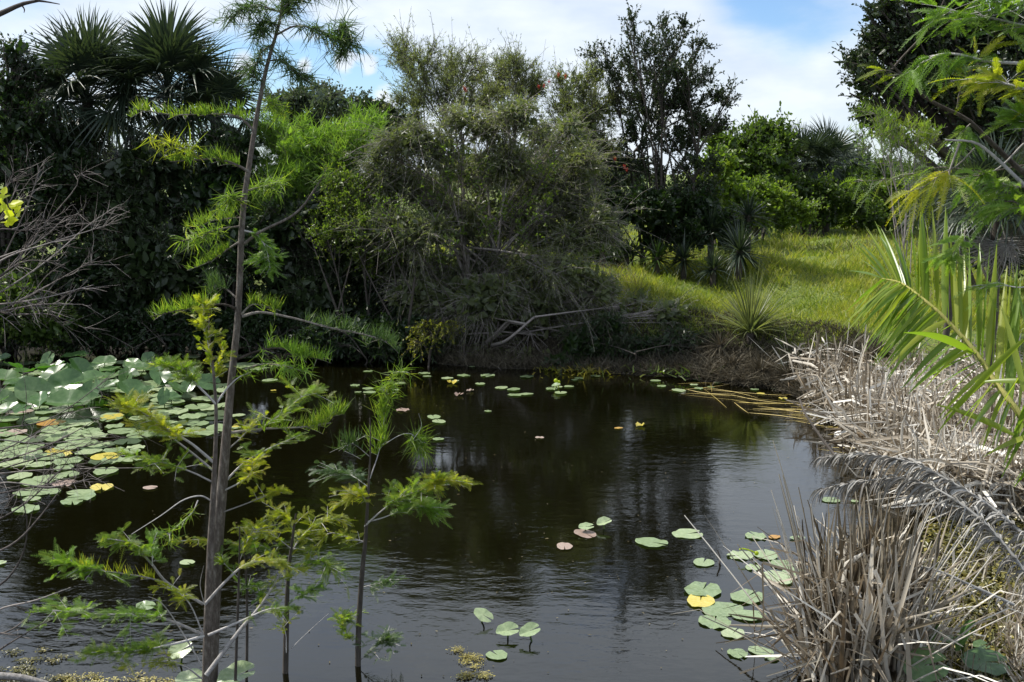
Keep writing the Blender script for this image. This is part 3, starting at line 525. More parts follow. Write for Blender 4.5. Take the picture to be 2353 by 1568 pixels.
rosette('yucca', 'dark spiky plant directly right of the lit gap', 1510, 580, 20, 110, .55, .028, 'dark_leaf', 'spiky plants under the tall tree', (-25, 85), .3)
rosette('yucca', 'shaded spiky palmetto at the left foot of the tall tree', 1385, 580, 20.2, 90, .5, .025, 'dark_leaf', 'spiky plants under the tall tree', (-10, 85), .3)
rosette('yucca', 'arching long-leaved clump on top of the eroded bank', 1725, 740, 16.4, 300, 1.15, .017, 'grey_leaf', None, (15, 88), .12)
rosette('dry_tuft', 'pale dead tuft beside the arching clump on the bank', 1680, 740, 16.0, 60, .35, .015, 'reed', None, (0, 70), .05)
rosette('yucca', 'single upright blue-green yucca on the grass behind the reeds', 1905, 760, 15.3, 26, .42, .022, 'palm_leaf', None, (45, 88), .02)
rosette('yucca', 'small upright yucca left of the arching clump', 1798, 780, 15.6, 24, .3, .02, 'palm_leaf', None, (45, 88), .02)
for u_, v_, D_, lab_ in ((1690, 800, 15.9, 'drooping dead straw clump at the left end of the eroded bank'), (1750, 820, 15.6, 'drooping dead straw clump in the middle of the eroded bank'), (1815, 830, 15.3, 'drooping dead straw clump at the right end of the eroded bank'), (1655, 780, 16.4, 'small dead straw clump on the bank in shade')):
    rosette('dry_tuft', lab_, u_, v_, D_, 220, .5, .013, 'bank_straw', 'straw clumps on the eroded bank', (-50, 60), .12)
rosette('grass_tuft', 'pale spiky tuft standing alone in the middle of meadow', 1915, 600, 24, 60, .45, .012, 'grass', None, (30, 88), .1)
rosette('cattail', 'green cattail leaves standing at the left shore below the bare bush', 55, 800, 17.5, 26, 1.5, .022, 'mid_leaf', None, (80, 89), .0)

# ------------------------------------------------------------ grass
def scatter_ground(n, x0, x1, y0, y1, dmin, dmax=99):
    xs = []; ys = []; tot = 0
    while tot < n:
        y = R.uniform(0, 1, n*2); y = 1/((1-y)/y0+y/y1); x = R.uniform(x0, x1, n*2); d = sdist(x, y); k = (d > dmin) & (d < dmax) & (np.abs(x)/y < .62)
        xs.append(x[k]); ys.append(y[k]); tot += k.sum()
    x = np.concatenate(xs)[:n]; y = np.concatenate(ys)[:n]; return np.stack([x, y, hz(x, y)-.01], -1)
def blades(mb, p, ln, wid, lean=.45, seg=3, clump=1.0):
    n = len(p); no = (np.sin(p[:, 0]*2.1+p[:, 1]*.7)*np.sin(p[:, 1]*1.7-p[:, 0])+1)*.5; L_ = (ln*(.45+.8*no*clump)*R.uniform(.5, 1.3, n))[:, None, None]
    d = nrmz(np.array([0, 0, 1.])+rnd(n)*lean*np.array([1, 1, .3])); tt = np.linspace(0, 1, seg)[None, :, None]
    bend = nrmz(rnd(n)*np.array([1, 1, .1])-np.array([0, 0, .5])); pt = p[:, None]+d[:, None]*L_*tt+bend[:, None]*L_*.35*tt**2
    taper = np.array([1, .75, .05]) if seg == 3 else np.array([1, .9, .6, .05])
    ribbons(mb, pt, (wid*R.uniform(.6, 1.3, n))[:, None]*taper[None], nrmz(rnd(n)*np.array([1, 1, .1])), 0, np.clip(no*.35+R.normal(.36, .24, n), 0, 1))
mb = MB()
blades(mb, scatter_ground(60000, -1, 15, 15.8, 22, 1.0), .17, .012)
blades(mb, scatter_ground(50000, -2, 22, 20, 44, 1.2), .24, .022)
p = scatter_ground(900, 1, 20, 16.5, 36, 1.6); k_ = np.repeat(np.arange(900), 22); pp_ = p[k_]+rnd(len(k_))*np.array([.07, .07, 0]); pp_[:, 2] = hz(pp_[:, 0], pp_[:, 1]); blades(mb, pp_, .38, .014, .35, 4, .3)
p = np.stack([R.uniform(5.5, 13, 16000), R.uniform(4, 17, 16000), np.zeros(16000)], -1); p = p[(sdist(p[:, 0], p[:, 1]) > .8) & ~((p[:, 0]/p[:, 1] < .75) & (p[:, 1] < 15))]; p[:, 2] = hz(p[:, 0], p[:, 1])-.01; blades(mb, p, .2, .012)
tag(mb.build('grass', M['grass']), 'sunlit green meadow grass behind the eroded bank', 'grass', kind='stuff')
mb = MB()
p = scatter_ground(26000, -3, 9, 15, 19, .02, 1.5); blades(mb, p, .22, .012, .8)
p = scatter_ground(9000, 2, 7, 13, 18, .0, .7); p[:, 2] += .05; blades(mb, p, .34, .012, 1.4)
tag(mb.build('bank_straw', M['bank_straw']), 'dark matted straw hanging down the eroded bank', 'dry grass', kind='stuff'); mb = MB()
p = scatter_ground(14000, 0, 18, 17, 34, 1.8); k_ = np.sin(p[:, 0]*.9+1)*np.sin(p[:, 1]*.7+p[:, 0]*.3) > .15; blades(mb, p[k_], .34, .013, .4)
tag(mb.build('dry_grass', M['dry_grass']), 'tan dry grass streaks among the green meadow', 'dry grass', kind='stuff')
mb = MB(); p = np.array([G(u, v, .08) for u, v in zip(R.normal(1560, 60, 700), R.normal(838, 12, 700))]); blades(mb, p, .16, .02, .9)
tag(mb.build('water_weed', M['mid_leaf']), 'low green weeds growing at the foot of the dark bank', 'weed', kind='stuff')
mb = MB(); p = np.array([G(u, v, .015) for u, v in zip(R.normal(1345, 55, 500), R.normal(848, 7, 500))]); blades(mb, p, .12, .02, 1.3)
tag(mb.build('shore_weed', M['yellow_leaf']), 'low yellowish weeds at the waterline under the grey bush', 'weed', kind='stuff')

# ------------------------------------------------------------ dead reeds
def stalk_mesh(L_, wid, kink=None, mat='reed', flat=True, nm='stalk', curve=.08):
    m = MB(); tt = np.linspace(0, 1, 6); p = np.zeros((6, 3)); p[:, 2] = tt*L_; p[:, 0] = curve*L_*tt**2
    if kink:
        kp, ka = kink; 
        for i in range(6):
            if tt[i] > kp: h = (tt[i]-kp)*L_; p[i] = np.array([curve*L_*kp**2+math.sin(ka)*h, 0, kp*L_+math.cos(ka)*h])
    c = R.uniform(0, 1)
    if flat: ribbons(m, p[None], wid*np.array([[.9, 1, .95, .8, .55, .1]]), np.array([[0, 1., 0]]), .5, c)
    else: tubes(m, p, wid*np.array([.5, .5, .45, .4, .35, .25]), 5, c)
    return m.mesh(nm, M[mat])
def matrix_lean(loc, az, tilt, s=1):
    return Matrix.Translation(Vector([float(c) for c in loc])) @ Matrix.Rotation(az, 4, 'Z') @ Matrix.Rotation(tilt, 4, 'Y') @ Matrix.Scale(s, 4)
ST = [stalk_mesh(L_, w*1.4, k, mt, fl) for (L_, w, k, mt, fl) in [(.9, .018, None, 'reed', True), (1.1, .014, (.55, 1.2), 'reed', True), (.8, .022, (.4, 1.9), 'reed', True), (1.2, .012, None, 'reed', False), (.7, .016, None, 'reed_dark', True), (.9, .011, None, 'reed', False),
      (1.0, .020, (.7, 2.2), 'reed', True), (.6, .024, None, 'reed', True), (1.1, .013, (.3, .8), 'reed_dark', True), (.75, .015, (.5, 1.5), 'reed', False)]]
def bed_edge(v): return np.interp(v, [880, 905, 950, 1000, 1100, 1200, 1330], [1815, 1840, 1862, 1930, 2010, 2130, 2280])
t_ = thing('reed_bed', G(2150, 1000), 'wide bed of broken pale dead reeds along the right shore', 'reeds')
def bed_point():
    v = 870+330*R.uniform()**1.15; u = R.uniform(bed_edge(v), 2480); return u, v
pts = sorted([bed_point() for _ in range(3000)], key=lambda q: -q[1])
for u, v in pts[:300]:
    g = G(u, v); put('stalk', ST[R.integers(10)], t_, mw=matrix_lean(g-np.array([0, 0, .03]), R.uniform(0, 6.28), abs(R.normal(0, .45)), R.uniform(.55, 1.0)))
st = MB()
def stalk_batch(mb, g, L_, wid, tilt, kinkp=.5):
    n = len(g); az = R.uniform(0, 6.283, n); tl = np.abs(R.normal(0, tilt, n)); d = np.stack([np.cos(az)*np.sin(tl), np.sin(az)*np.sin(tl), np.cos(tl)], -1)
    d2 = nrmz(d+rnd(n)*1.1-np.array([0, 0, .5])); k = (R.uniform(size=n) < kinkp)[:, None]; d2 = np.where(k, d2, nrmz(d+rnd(n)*.06))
    h = (L_*R.uniform(.45, 1.1, n))[:, None]; kp = R.uniform(.3, .8, n)[:, None]
    p = np.stack([g, g+d*h*kp*.5, g+d*h*kp, g+d*h*kp+d2*h*(1-kp)*.5, g+d*h*kp+d2*h*(1-kp)], 1)
    p[:, :, 2] = np.maximum(p[:, :, 2], .015)
    ribbons(mb, p, (wid*R.uniform(.6, 1.4, n))[:, None]*np.array([[.9, 1, .9, .75, .25]]), nrmz(rnd(n)), .5, R.uniform(0, 1, n))
g = np.array([G(u, v) for u, v in pts[300:]]); stalk_batch(st, g, .9, .025, .55, .7)
n = 3000; q = [bed_point() for _ in range(n)]; g = np.array([G(u, v) for u, v in q]); g[:, 2] += R.uniform(.05, .55, n)*1.0
az = R.uniform(0, 6.283, n); d = np.stack([np.cos(az), np.sin(az), R.normal(0, .22, n)], -1); L_ = R.uniform(.25, .9, n)[:, None, None]
pt = g[:, None]+nrmz(d)[:, None]*L_*np.linspace(-.5, .5, 3)[None, :, None]+np.array([0, 0, -.06])*np.array([1, 0, 1])[None, :, None]; pt[:, :, 2] = np.maximum(pt[:, :, 2], .012)
ribbons(st, pt, (.027*R.uniform(.3, 1.5, n))[:, None]*np.array([[.7, 1, .6]]), nrmz(rnd(n)), .5, R.uniform(.2, 1, n))
tag(st.build('fallen_stalks', M['reed'], t_), kind='stuff')
st = MB(); g = np.array([G(u, v) for u, v in [bed_point() for _ in range(2200)]]); stalk_batch(st, g, .62, .022, .35, .45); tag(st.build('shade_tone_stalks', M['reed_dark'], t_), kind='stuff')  # darker stalks put the shade of the bed's interior into their colour

st = MB(); g = np.array([G(u, v) for u, v in zip(R.uniform(2480, 3000, 900), R.uniform(880, 1200, 900))]); stalk_batch(st, g, .85, .024, .5, .7); tag(st.build('outer_stalks', M['reed'], t_), kind='stuff')
# foreground clump
t_ = thing('reed_clump', P(1975, 1640, 6.2)*np.array([1, 1, 0]), 'tall foreground clump of broken dead reeds at the bottom right', 'reeds')
FST = [stalk_mesh(L_, w, k, mt, fl, 'stalk', cv) for (L_, w, k, mt, fl, cv) in [(1.0, .020, None, 'reed', True, .05), (1.05, .020, (.8, 1.6), 'reed', True, .1), (.95, .024, (.75, 1.2), 'reed', True, .05), (1.1, .012, None, 'reed_dark', False, .04), (.9, .026, (.65, .7), 'reed', True, .12),
      (.85, .02, (.6, 2.4), 'reed', True, .1), (1.0, .014, (.8, .9), 'reed_dark', True, .1), (.8, .03, None, 'reed', True, .03), (1.05, .010, None, 'reed', False, .05), (.7, .018, (.5, 1.7), 'reed_dark', True, .1)]]
for i in range(285):
    r_ = R.uniform(0, 1)**.6*.27; a = R.uniform(0, 6.283); c0 = P(1975, 1640, 6.2)
    g = np.array([c0[0]+math.cos(a)*r_*1.15, 6.25+math.sin(a)*r_*.9, -.05])
    outw = math.atan2(g[1]-6.25, g[0]-c0[0]); tl = abs(R.normal(.14, .16))+.3*r_ if R.uniform() < .64 else R.uniform(.3, 1.05)
    put('stalk', FST[R.integers(10)], t_, mw=matrix_lean(g, outw+R.normal()*.8, tl, R.uniform(.6, 1.2)))
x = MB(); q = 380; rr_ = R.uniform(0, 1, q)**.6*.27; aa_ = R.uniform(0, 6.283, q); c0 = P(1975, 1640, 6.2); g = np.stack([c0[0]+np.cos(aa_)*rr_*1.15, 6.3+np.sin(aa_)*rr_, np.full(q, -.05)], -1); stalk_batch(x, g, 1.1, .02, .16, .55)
tag(x.build('inner_stalks', M['reed_dark'], t_), kind='stuff')
x = MB(); q = 330; rr_ = R.uniform(0, 1, q)**.5*.30; aa_ = R.uniform(0, 6.283, q); g = np.stack([c0[0]+np.cos(aa_)*rr_*1.1, 6.2+np.sin(aa_)*rr_, np.full(q, -.05)], -1); stalk_batch(x, g, 1.0, .028, .2, .8)
tag(x.build('bent_blades', M['reed'], t_), kind='stuff')
def line_stalk(pts, D, w, mat='reed', parent=None, nm='stalk', flat=True, fold=.5, m=8):
    k = np.linspace(D[0], D[1], len(pts)) if isinstance(D, tuple) else [D]*len(pts)
    pp = np.array([P(u, v, d) for (u, v), d in zip(pts, k)]); x = MB()
    if len(pts) > 2 and fold: pp = pp if m == 0 else spline(pp, m)
    if flat: ribbons(x, pp[None], np.full((1, len(pp)), w)*np.linspace(1, .5, len(pp))[None], np.array([[.3, .2, 1.]]) if abs(pp[-1][2]-pp[0][2]) < .4*abs(pp[-1][0]-pp[0][0]) else np.array([[1., .3, 0]]), .4, R.uniform(.3, .9))
    else: tubes(x, pp, np.linspace(w*.5, w*.3, len(pp)), 5, R.uniform(.3, .8))
    return x.build(nm, M[mat], parent)
for pts, D, w, mt, fl in [([(1905, 1600), (1870, 1420), (1838, 1230), (1800, 1090), (1776, 1012)], (6.2, 6.6), .008, 'reed_dark', False), ([(1900, 1560), (1870, 1300), (1835, 1120)], (6.2, 6.5), .010, 'reed_dark', False),
      ([(1752, 1294), (1840, 1320), (1880, 1345)], (5.9, 6.1), .016, 'reed', True), ([(1752, 1296), (1754, 1420), (1738, 1480)], (5.9, 5.9), .012, 'reed_dark', True), ([(1770, 1260), (1830, 1275)], (6, 6.1), .014, 'reed', True),
      ([(1762, 1400), (1855, 1385)], (6, 6.1), .012, 'reed', True), ([(1770, 1402), (1820, 1500), (1860, 1600)], (6, 6), .016, 'reed_dark', True), ([(1700, 1548), (1780, 1518), (1850, 1480)], (5.9, 6.1), .014, 'reed', True),
      ([(2020, 1400), (2060, 1370), (2092, 1348), (2010, 1460)], (6, 5.9), .012, 'reed', True), ([(2010, 1310), (2060, 1420), (2090, 1520)], (5.9, 5.9), .026, 'reed', True), ([(1965, 1410), (1994, 1455)], 5.8, .022, 'reed', True),
      ([(2090, 1600), (2085, 1500), (2082, 1430)], 5.8, .04, 'reed', True), ([(2185, 1350), (2190, 1290), (2190, 1250)], 7.2, .03, 'reed', True), ([(1870, 1620), (1900, 1520), (1925, 1460)], 5.8, .02, 'reed', True), ([(1830, 1620), (1850, 1540), (1890, 1460)], 5.8, .016, 'reed', True)]:
    line_stalk(pts, D, w, mt, t_, 'stalk', fl, .4, 8)
GI = iter(range(999))
# twigs and stems standing in the water
o = line_stalk([(1930, 1060), (1890, 1010), (1850, 950), (1838, 918)], (9.5, 10.2), .03, 'dark_bark', None, 'leaning_stem', False); tag(o, 'dark leaning stem at the left corner of the reed bed', 'stem')
o = line_stalk([(1650, 1305), (1655, 1285), (1649, 1265)], 8.2, .02, 'dark_bark', None, 'stick', False); tag(o, 'short black stick poking out of the open water', 'stick')
# floating golden reeds
for i in range(40):
    a = G(R.uniform(1600, 1990), 0 + 880 + 0); u = R.uniform(1600, 2010); v = 893+(u-1600)*.20+R.normal()*14+max(0, u-1800)*R.uniform(0, .35); ln = R.uniform(.25, 1.3); c_ = G(u, v); ang = R.normal(-.5, .4) if R.uniform() < .8 else R.uniform(0, 3)
    dd = np.array([math.cos(ang), math.sin(ang), 0]); m = MB(); pt = c_+dd*ln*np.linspace(-.5, .5, 5)[:, None]+np.array([0, 0, .012]); pt[:, :2] += np.outer(np.sin(np.linspace(0, 3, 5)), [.02, .05])*R.normal()
    ribbons(m, pt[None], np.array([[.004, .011, .012, .010, .003]])*R.uniform(.6, 1.6), np.array([[-dd[1], dd[0], .15]]), .2, R.uniform(0, 1))
    tag(m.build('floating_reed', M['reed_gold']), ('long ' if ln > 1.1 else 'short ' if ln < .6 else 'medium ')+('thin ' if i % 2 else 'wide ')+'golden reed on the water '+('below the eroded bank' if u < 1720 else 'off the reed bed corner' if u < 1850 else 'near the white oval piece'), 'reed', 'golden reeds floating at the right shore')

# ------------------------------------------------------------ lily pads
def pad_mesh(mat, seed, cup=0.0, wav=.02, oval=1.15, fold=0.0, nm='lily_pad'):
    r = np.random.default_rng(seed); n = 28; nk = r.uniform(4, 11); a = np.linspace(rad(nk), rad(360-nk), n); m = MB(); ph = r.uniform(0, 6, 3)
    rr = 1+.04*np.sin(3*a+ph[0])+.022*np.sin(7*a+ph[1])+r.normal(0, .005, n); rr[0] *= .97; rr[-1] *= .97
    rings = []
    for f in (.38, .72, .96, 1.0):
        z = cup*f*f + wav*f*f*np.sin(5*a+ph[2])+wav*.6*f*f*np.sin(9*a+ph[0]); x = np.cos(a)*rr*f*oval; y = np.sin(a)*rr*f
        z = z+fold*np.abs(y)*1.0
        rings.append(np.stack([x*.5, y*.5, z*.5], -1))
    v = np.vstack([[[-0.06, 0, 0]]]+rings); fs3 = [[0, 1+i, 2+i] for i in range(n-1)]; fs4 = []
    for k in range(3):
        for i in range(n-1): b = 1+k*n+i; fs4.append([b, b+n, b+n+1, b+1])
    m.add(v, fs3); m.f.setdefault(4, []).append(np.array(fs4)); edge = rings[-1]
    return m.mesh(nm, M[mat])
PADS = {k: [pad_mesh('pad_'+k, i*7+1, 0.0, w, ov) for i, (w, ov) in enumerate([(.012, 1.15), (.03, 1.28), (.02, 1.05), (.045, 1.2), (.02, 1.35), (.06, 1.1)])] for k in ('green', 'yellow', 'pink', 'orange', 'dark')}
CURL = {k: [pad_mesh('pad_'+k, i*5+2, .12, .16, 1.3, .3) for i in range(2)] for k in ('green', 'yellow', 'pink', 'orange')}
RAISED = [pad_mesh('pad_raised', i*3+1, -.06+.12*(i % 2), .05, 1.35, .15+.12*(i % 3), 'spatterdock_leaf') for i in range(6)]
def pad(u, v, w, kind, label, group=None, curl=False):
    g = G(u, v); D = math.hypot(g[1], CAM_H); size = w/F*D*.95
    me = (CURL if curl else PADS)[kind]; me = me[R.integers(len(me))]
    o = put('lily_pad', me); o.location = (g[0], g[1], .008+R.uniform(0, .006)); o.scale = (size, size, size); o.rotation_euler = (R.normal()*.012, R.normal()*.012, R.uniform(0, 6.283))
    return tag(o, label, 'lily pad', group or 'floating lily pads')
C5 = lambda X, Y: (746.8+.354*X, 517+.354*Y)
C8 = lambda X, Y: (1522.3+.353*X, 1016.7+.353*Y)
C6 = lambda X, Y: (1522.3+.353*X, 517+.353*Y)
C4 = lambda X, Y: (.3418*X, 517+.3418*Y)
C7 = lambda X, Y: (.3418*X, 1034+.3418*Y)
far_pads = [(280, 953, 55, 'green', 'small pad farthest left in the scattered group by the bent twig'), (195, 1047, 65, 'green', 'leftmost green pad of the cluster just right of the cypress'), (280, 1065, 75, 'green', 'upper large pad of the tight cluster right of the cypress'),
 (290, 1090, 80, 'green', 'lower large pad of the tight cluster right of the cypress'), (215, 1090, 40, 'green', 'tiny pad below the leftmost one of the tight cluster'), (368, 1075, 35, 'green', 'tiny pad just right of the tight cluster'), (475, 868, 90, 'green', 'wide dull pad in shadow near the dark shore cove'),
 (515, 832, 35, 'green', 'small bright pad nearest the dark cove shore'), (645, 966, 70, 'green', 'upper of two touching pads left of the bright row'), (662, 986, 45, 'green', 'lower of two touching pads left of the bright row'), (735, 880, 50, 'dark', 'narrow shaded pad beneath the yellowish sprig'),
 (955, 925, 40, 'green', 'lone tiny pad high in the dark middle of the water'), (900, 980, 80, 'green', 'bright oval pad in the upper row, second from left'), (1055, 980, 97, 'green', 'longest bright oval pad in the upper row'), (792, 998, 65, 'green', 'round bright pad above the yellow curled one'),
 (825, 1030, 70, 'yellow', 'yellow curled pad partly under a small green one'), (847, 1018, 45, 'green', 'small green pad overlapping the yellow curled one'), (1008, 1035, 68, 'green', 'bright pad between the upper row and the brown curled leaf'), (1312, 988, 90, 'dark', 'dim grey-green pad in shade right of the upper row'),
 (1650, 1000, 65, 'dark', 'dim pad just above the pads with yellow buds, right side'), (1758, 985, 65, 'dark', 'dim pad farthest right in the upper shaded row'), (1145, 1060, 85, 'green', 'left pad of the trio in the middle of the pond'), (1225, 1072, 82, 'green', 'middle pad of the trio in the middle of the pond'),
 (1230, 1108, 78, 'green', 'left half of the joined pair of pads lowest in the trio'), (1303, 1101, 78, 'green', 'right half of the joined pair of pads lowest in the trio'), (1470, 1067, 80, 'green', 'bright pad at the left under the yellow buds'), (1520, 1055, 40, 'green', 'small pad squeezed right under the yellow buds'),
 (1583, 1052, 68, 'green', 'bright pad just right of the yellow buds'), (1530, 1094, 85, 'green', 'bright pad just below the yellow buds'), (1620, 1010, 45, 'dark', 'tiny dim pad above right of the yellow buds'), (505, 1205, 90, 'pink', 'thin pinkish pad below the drooping cypress tuft'),
 (707, 1250, 90, 'green', 'upper pad of the stacked pair left of centre'), (740, 1280, 90, 'green', 'lower pad of the stacked pair left of centre'), (735, 1395, 78, 'green', 'single pad below the stacked pair, left of centre'), (1057, 1212, 47, 'green', 'lone small round pad in the dark middle water'),
 (1393, 1384, 58, 'pink', 'lone reddish-pink pad on the dark middle water'), (1905, 1322, 45, 'orange', 'small sunken orange leaf left of the yellow-green one'), (2045, 1308, 65, 'yellow', 'small curled yellow-green pad in the open dark water'), (2145, 1015, 65, 'green', 'far right pad row, uppermost of three'),
 (2185, 1050, 62, 'green', 'far right pad row, middle of three'), (2297, 1078, 80, 'green', 'far right pad row, lowest and largest of three'), (640, 862, 50, 'orange', 'orange-brown leaf floating at the dark cove'), (490, 1030, 70, 'green', 'pad half hidden behind the hanging cypress tuft'), (458, 1075, 50, 'green', 'small pad beneath the hanging cypress tuft')]
for X_, Y_, w, k, lab in far_pads: u, v = C5(X_, Y_); pad(u, v, w*.354, k, lab, curl=k in ('yellow',))
for X_, Y_, w, k, lab in [(868, 1110, 60, 'pink', 'curled pinkish-brown leaf floating left of the trio'), (942, 1083, 42, 'pink', 'small curled whitish leaf floating near the pinkish one')]: u, v = C5(X_, Y_); pad(u, v, w*.354, k, lab, curl=True)
for X_, Y_, w, k, lab in [(225, 1012, 45, 'green', 'small pad near the eroded bank foot, topmost'), (205, 1045, 50, 'green', 'small pad near the eroded bank foot, left of its neighbours'), (315, 1058, 50, 'green', 'pad near the bank foot, right of the first pair'), (357, 1032, 50, 'green', 'pad tucked under the eroded bank overhang'),
      (235, 1068, 60, 'green', 'lowest pad of the group at the bank foot'), (600, 1075, 60, 'green', 'pad at the start of the golden floating reeds'), (640, 1100, 50, 'yellow', 'yellowish pad among the golden floating reeds'), (785, 1133, 60, 'yellow', 'yellow-green pad beside the corner of the reed bed'), (725, 1070, 40, 'green', 'tiny pad against the reed bed corner')]:
    u, v = C6(X_, Y_); pad(u, v, w*.353, k, lab)
for X_, Y_, w, k, lab in [(165, 600, 200, 'green', 'large oval pad alone at the top of the right-hand group'), (605, 615, 140, 'green', 'pad with a bud beside the orange-yellow leaf'), (728, 620, 70, 'orange', 'orange-yellow curled leaf beside the budded pad'), (508, 742, 165, 'green', 'pad left of the curved flower stalk'),
      (672, 738, 155, 'green', 'pad under the round bud of the curved stalk'), (268, 787, 140, 'green', 'round pad left of the black stick'), (588, 820, 105, 'green', 'narrow bright pad below the curved flower stalk'), (790, 800, 160, 'green', 'pad partly behind the bent pale reed, upper'),
      (745, 888, 190, 'green', 'large pad left of the reed clump, beneath the bent reed'), (850, 862, 160, 'green', 'pad touching the reed clump above the large one'), (265, 967, 240, 'green', 'very large oval pad just above the bright yellow one'), (248, 1040, 185, 'yellow', 'bright yellow round pad in the right-hand group'),
      (555, 1013, 210, 'green', 'oval pad with a raised point, left of the reed clump'), (388, 1092, 225, 'green', 'large pad just below right of the yellow one'), (558, 1135, 175, 'green', 'pad with a deep notch right of its neighbours'), (342, 1172, 215, 'green', 'large round pad lowest beneath the yellow one'),
      (460, 1248, 150, 'green', 'tilted pad at the end of the golden stalk'), (490, 1382, 130, 'green', 'left one of three pads in a row near the bottom'), (637, 1365, 130, 'green', 'middle one of three pads in a row near the bottom'), (712, 1410, 95, 'green', 'right one of three pads in a row near the bottom'),
      (1095, 380, 120, 'green', 'bright pad behind the tip of the dead frond'), (1250, 388, 50, 'green', 'small pad seen behind the reed clump top'), (1190, 780, 55, 'green', 'pad glimpsed through the reed clump stalks'), (880, 630, 80, 'green', 'dull pad at the left shoulder of the reed clump'), (1735, 820, 80, 'green', 'pad on the algae right of the reed clump')]:
    u, v = C8(X_, Y_); pad(u, v, w*.353, k, lab)
for u, v, w, k, lab in [(1580, 1228, 70, None, '')][:0] + [(1497, 1249, 63, 'green', 'bright oval pad left of the largest right-hand ones'), (1345, 1228, 48, 'pink', 'thin pale pink pad below the two small raised ones'), (1297, 1258, 38, 'pink', 'narrow reddish pad lowest left of the small quartet'),
      (1142, 1508, 50, 'green', 'lowest pad of the four near the bottom centre'), (430, 1295, 34, 'green', 'small pad left of the tall trunk, lower open water'), (0, 1297, 26, 'green', 'small pad cut by the left edge of the picture'), (620, 875, 36, 'green', 'pad right of trunk below the bright green branch'),
      (545, 956, 30, 'green', 'pad touching the tall trunk on its right side'), (541, 984, 24, 'green', 'small pad just under another beside the tall trunk'), (345, 1123, 30, 'pink', 'pinkish pad alone right of the yellow-edged one')]:
    pad(u, v, w, k, lab)
for X_, Y_, w, k, lab in [(710, 148, 170, 'green', 'large tilted pad right of the bare twigs'), (683, 255, 160, 'yellow', 'yellow-edged oval pad left of the tall trunk'), (430, 125, 130, 'green', 'round pad at the top of the left stack'), (460, 170, 150, 'green', 'round pad second in the left stack'), (320, 198, 170, 'green', 'wide pad in the left stack above pinkish one'),
      (135, 180, 150, 'green', 'thin pad at the left of the left stack'), (245, 222, 200, 'green', 'pad left of the pinkish one in the stack'), (430, 232, 150, 'pink', 'pinkish pad in the left stack'), (345, 287, 130, 'green', 'oval pad below the pinkish one'), (220, 292, 190, 'green', 'wide pad behind twigs below the stack'),
      (540, 290, 140, 'green', 'upper of two overlapping pads below the large tilted one'), (550, 320, 180, 'green', 'middle of overlapping pads below the large tilted one'), (485, 350, 150, 'green', 'lower of overlapping pads below the large tilted one'), (210, 335, 120, 'green', 'pad crossed by twigs above the lowest left pad'), (175, 402, 180, 'green', 'lowest left pad, large, crossed by bare twigs'),
      (175, 40, 140, 'green', 'pad behind the bare twigs, left of the stack'), (400, 30, 160, 'yellow', 'yellowish pad above the left stack'), (455, 80, 180, 'green', 'broad pad right above the left stack')]:
    u, v = C7(X_, Y_); pad(u, v, w*.3418, k, lab)
for X_, Y_, w, k, lab in [(665, 1498, 90, 'green', 'bright small oval pad right of the dense raft'), (95, 1500, 180, 'green', 'large pale pad at left edge below the raft'), (405, 1520, 170, 'yellow', 'yellow-green ragged pad behind the bare twigs'), (525, 1340, 200, 'green', 'large pale pad at the right of the raft front'),
      (340, 1335, 190, 'orange', 'orange-tinged pad in the front of the raft'), (120, 1450, 170, 'green', 'wide pale pad near the left edge crossed by twigs'), (410, 1415, 260, 'green', 'largest pale pad at the front of the raft'), (525, 1452, 150, 'green', 'thin pale pad right beneath the largest one'), (90, 1400, 170, 'pink', 'purplish pad at the left among pale ones'),
      (1300, 1375, 100, 'green', 'ragged bright pad between sapling and feathery sprays'), (1190, 1258, 150, 'green', 'bright pad pair behind the feathery spray'), (1330, 1225, 180, 'green', 'long pad left of the thin sapling stem'), (1600, 1285, 85, 'green', 'narrow pad right against the tall trunk'), (1585, 1362, 50, 'yellow', 'small yellow pad right of the tall trunk'),
      (1838, 1118, 40, 'yellow', 'tiny yellowish pad below the long green branch'), (1905, 952, 80, 'dark', 'shaded pad above the long green branch shadow')]:
    u, v = C4(X_, Y_); pad(u, v, w*.3418, k, lab)
# the crowded raft at the left
areas = [((-40, 170), (930, 1075), 46, 'of the raft front at the left edge'), ((170, 330), (940, 1060), 30, 'of the raft front middle'), ((330, 520), (850, 1000), 50, 'of the patch between raised leaves and trunk'), ((-40, 330), (832, 905), 60, 'of the back row under raised leaves'), ((330, 680), (800, 850), 44, 'of the shaded back right patch')]
for (u0, u1), (v0, v1), n, where in areas:
    for i in range(n):
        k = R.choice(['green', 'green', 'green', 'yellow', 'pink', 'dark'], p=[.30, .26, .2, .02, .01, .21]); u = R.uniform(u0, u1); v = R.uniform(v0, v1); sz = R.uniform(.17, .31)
        g = G(u, v); w = sz*F/g[1]; w = min(w, 75)
        half = 'left part ' if u < (u0+u1)/2 else 'right part '; pad(u, v, w, k, ('small ' if sz < .21 else 'large ' if sz > .27 else '')+{'green': 'pale green', 'yellow': 'yellowish', 'pink': 'pinkish-brown', 'dark': 'dull dark'}[k]+' pad in the '+half+where, 'crowded raft of pads at the left')

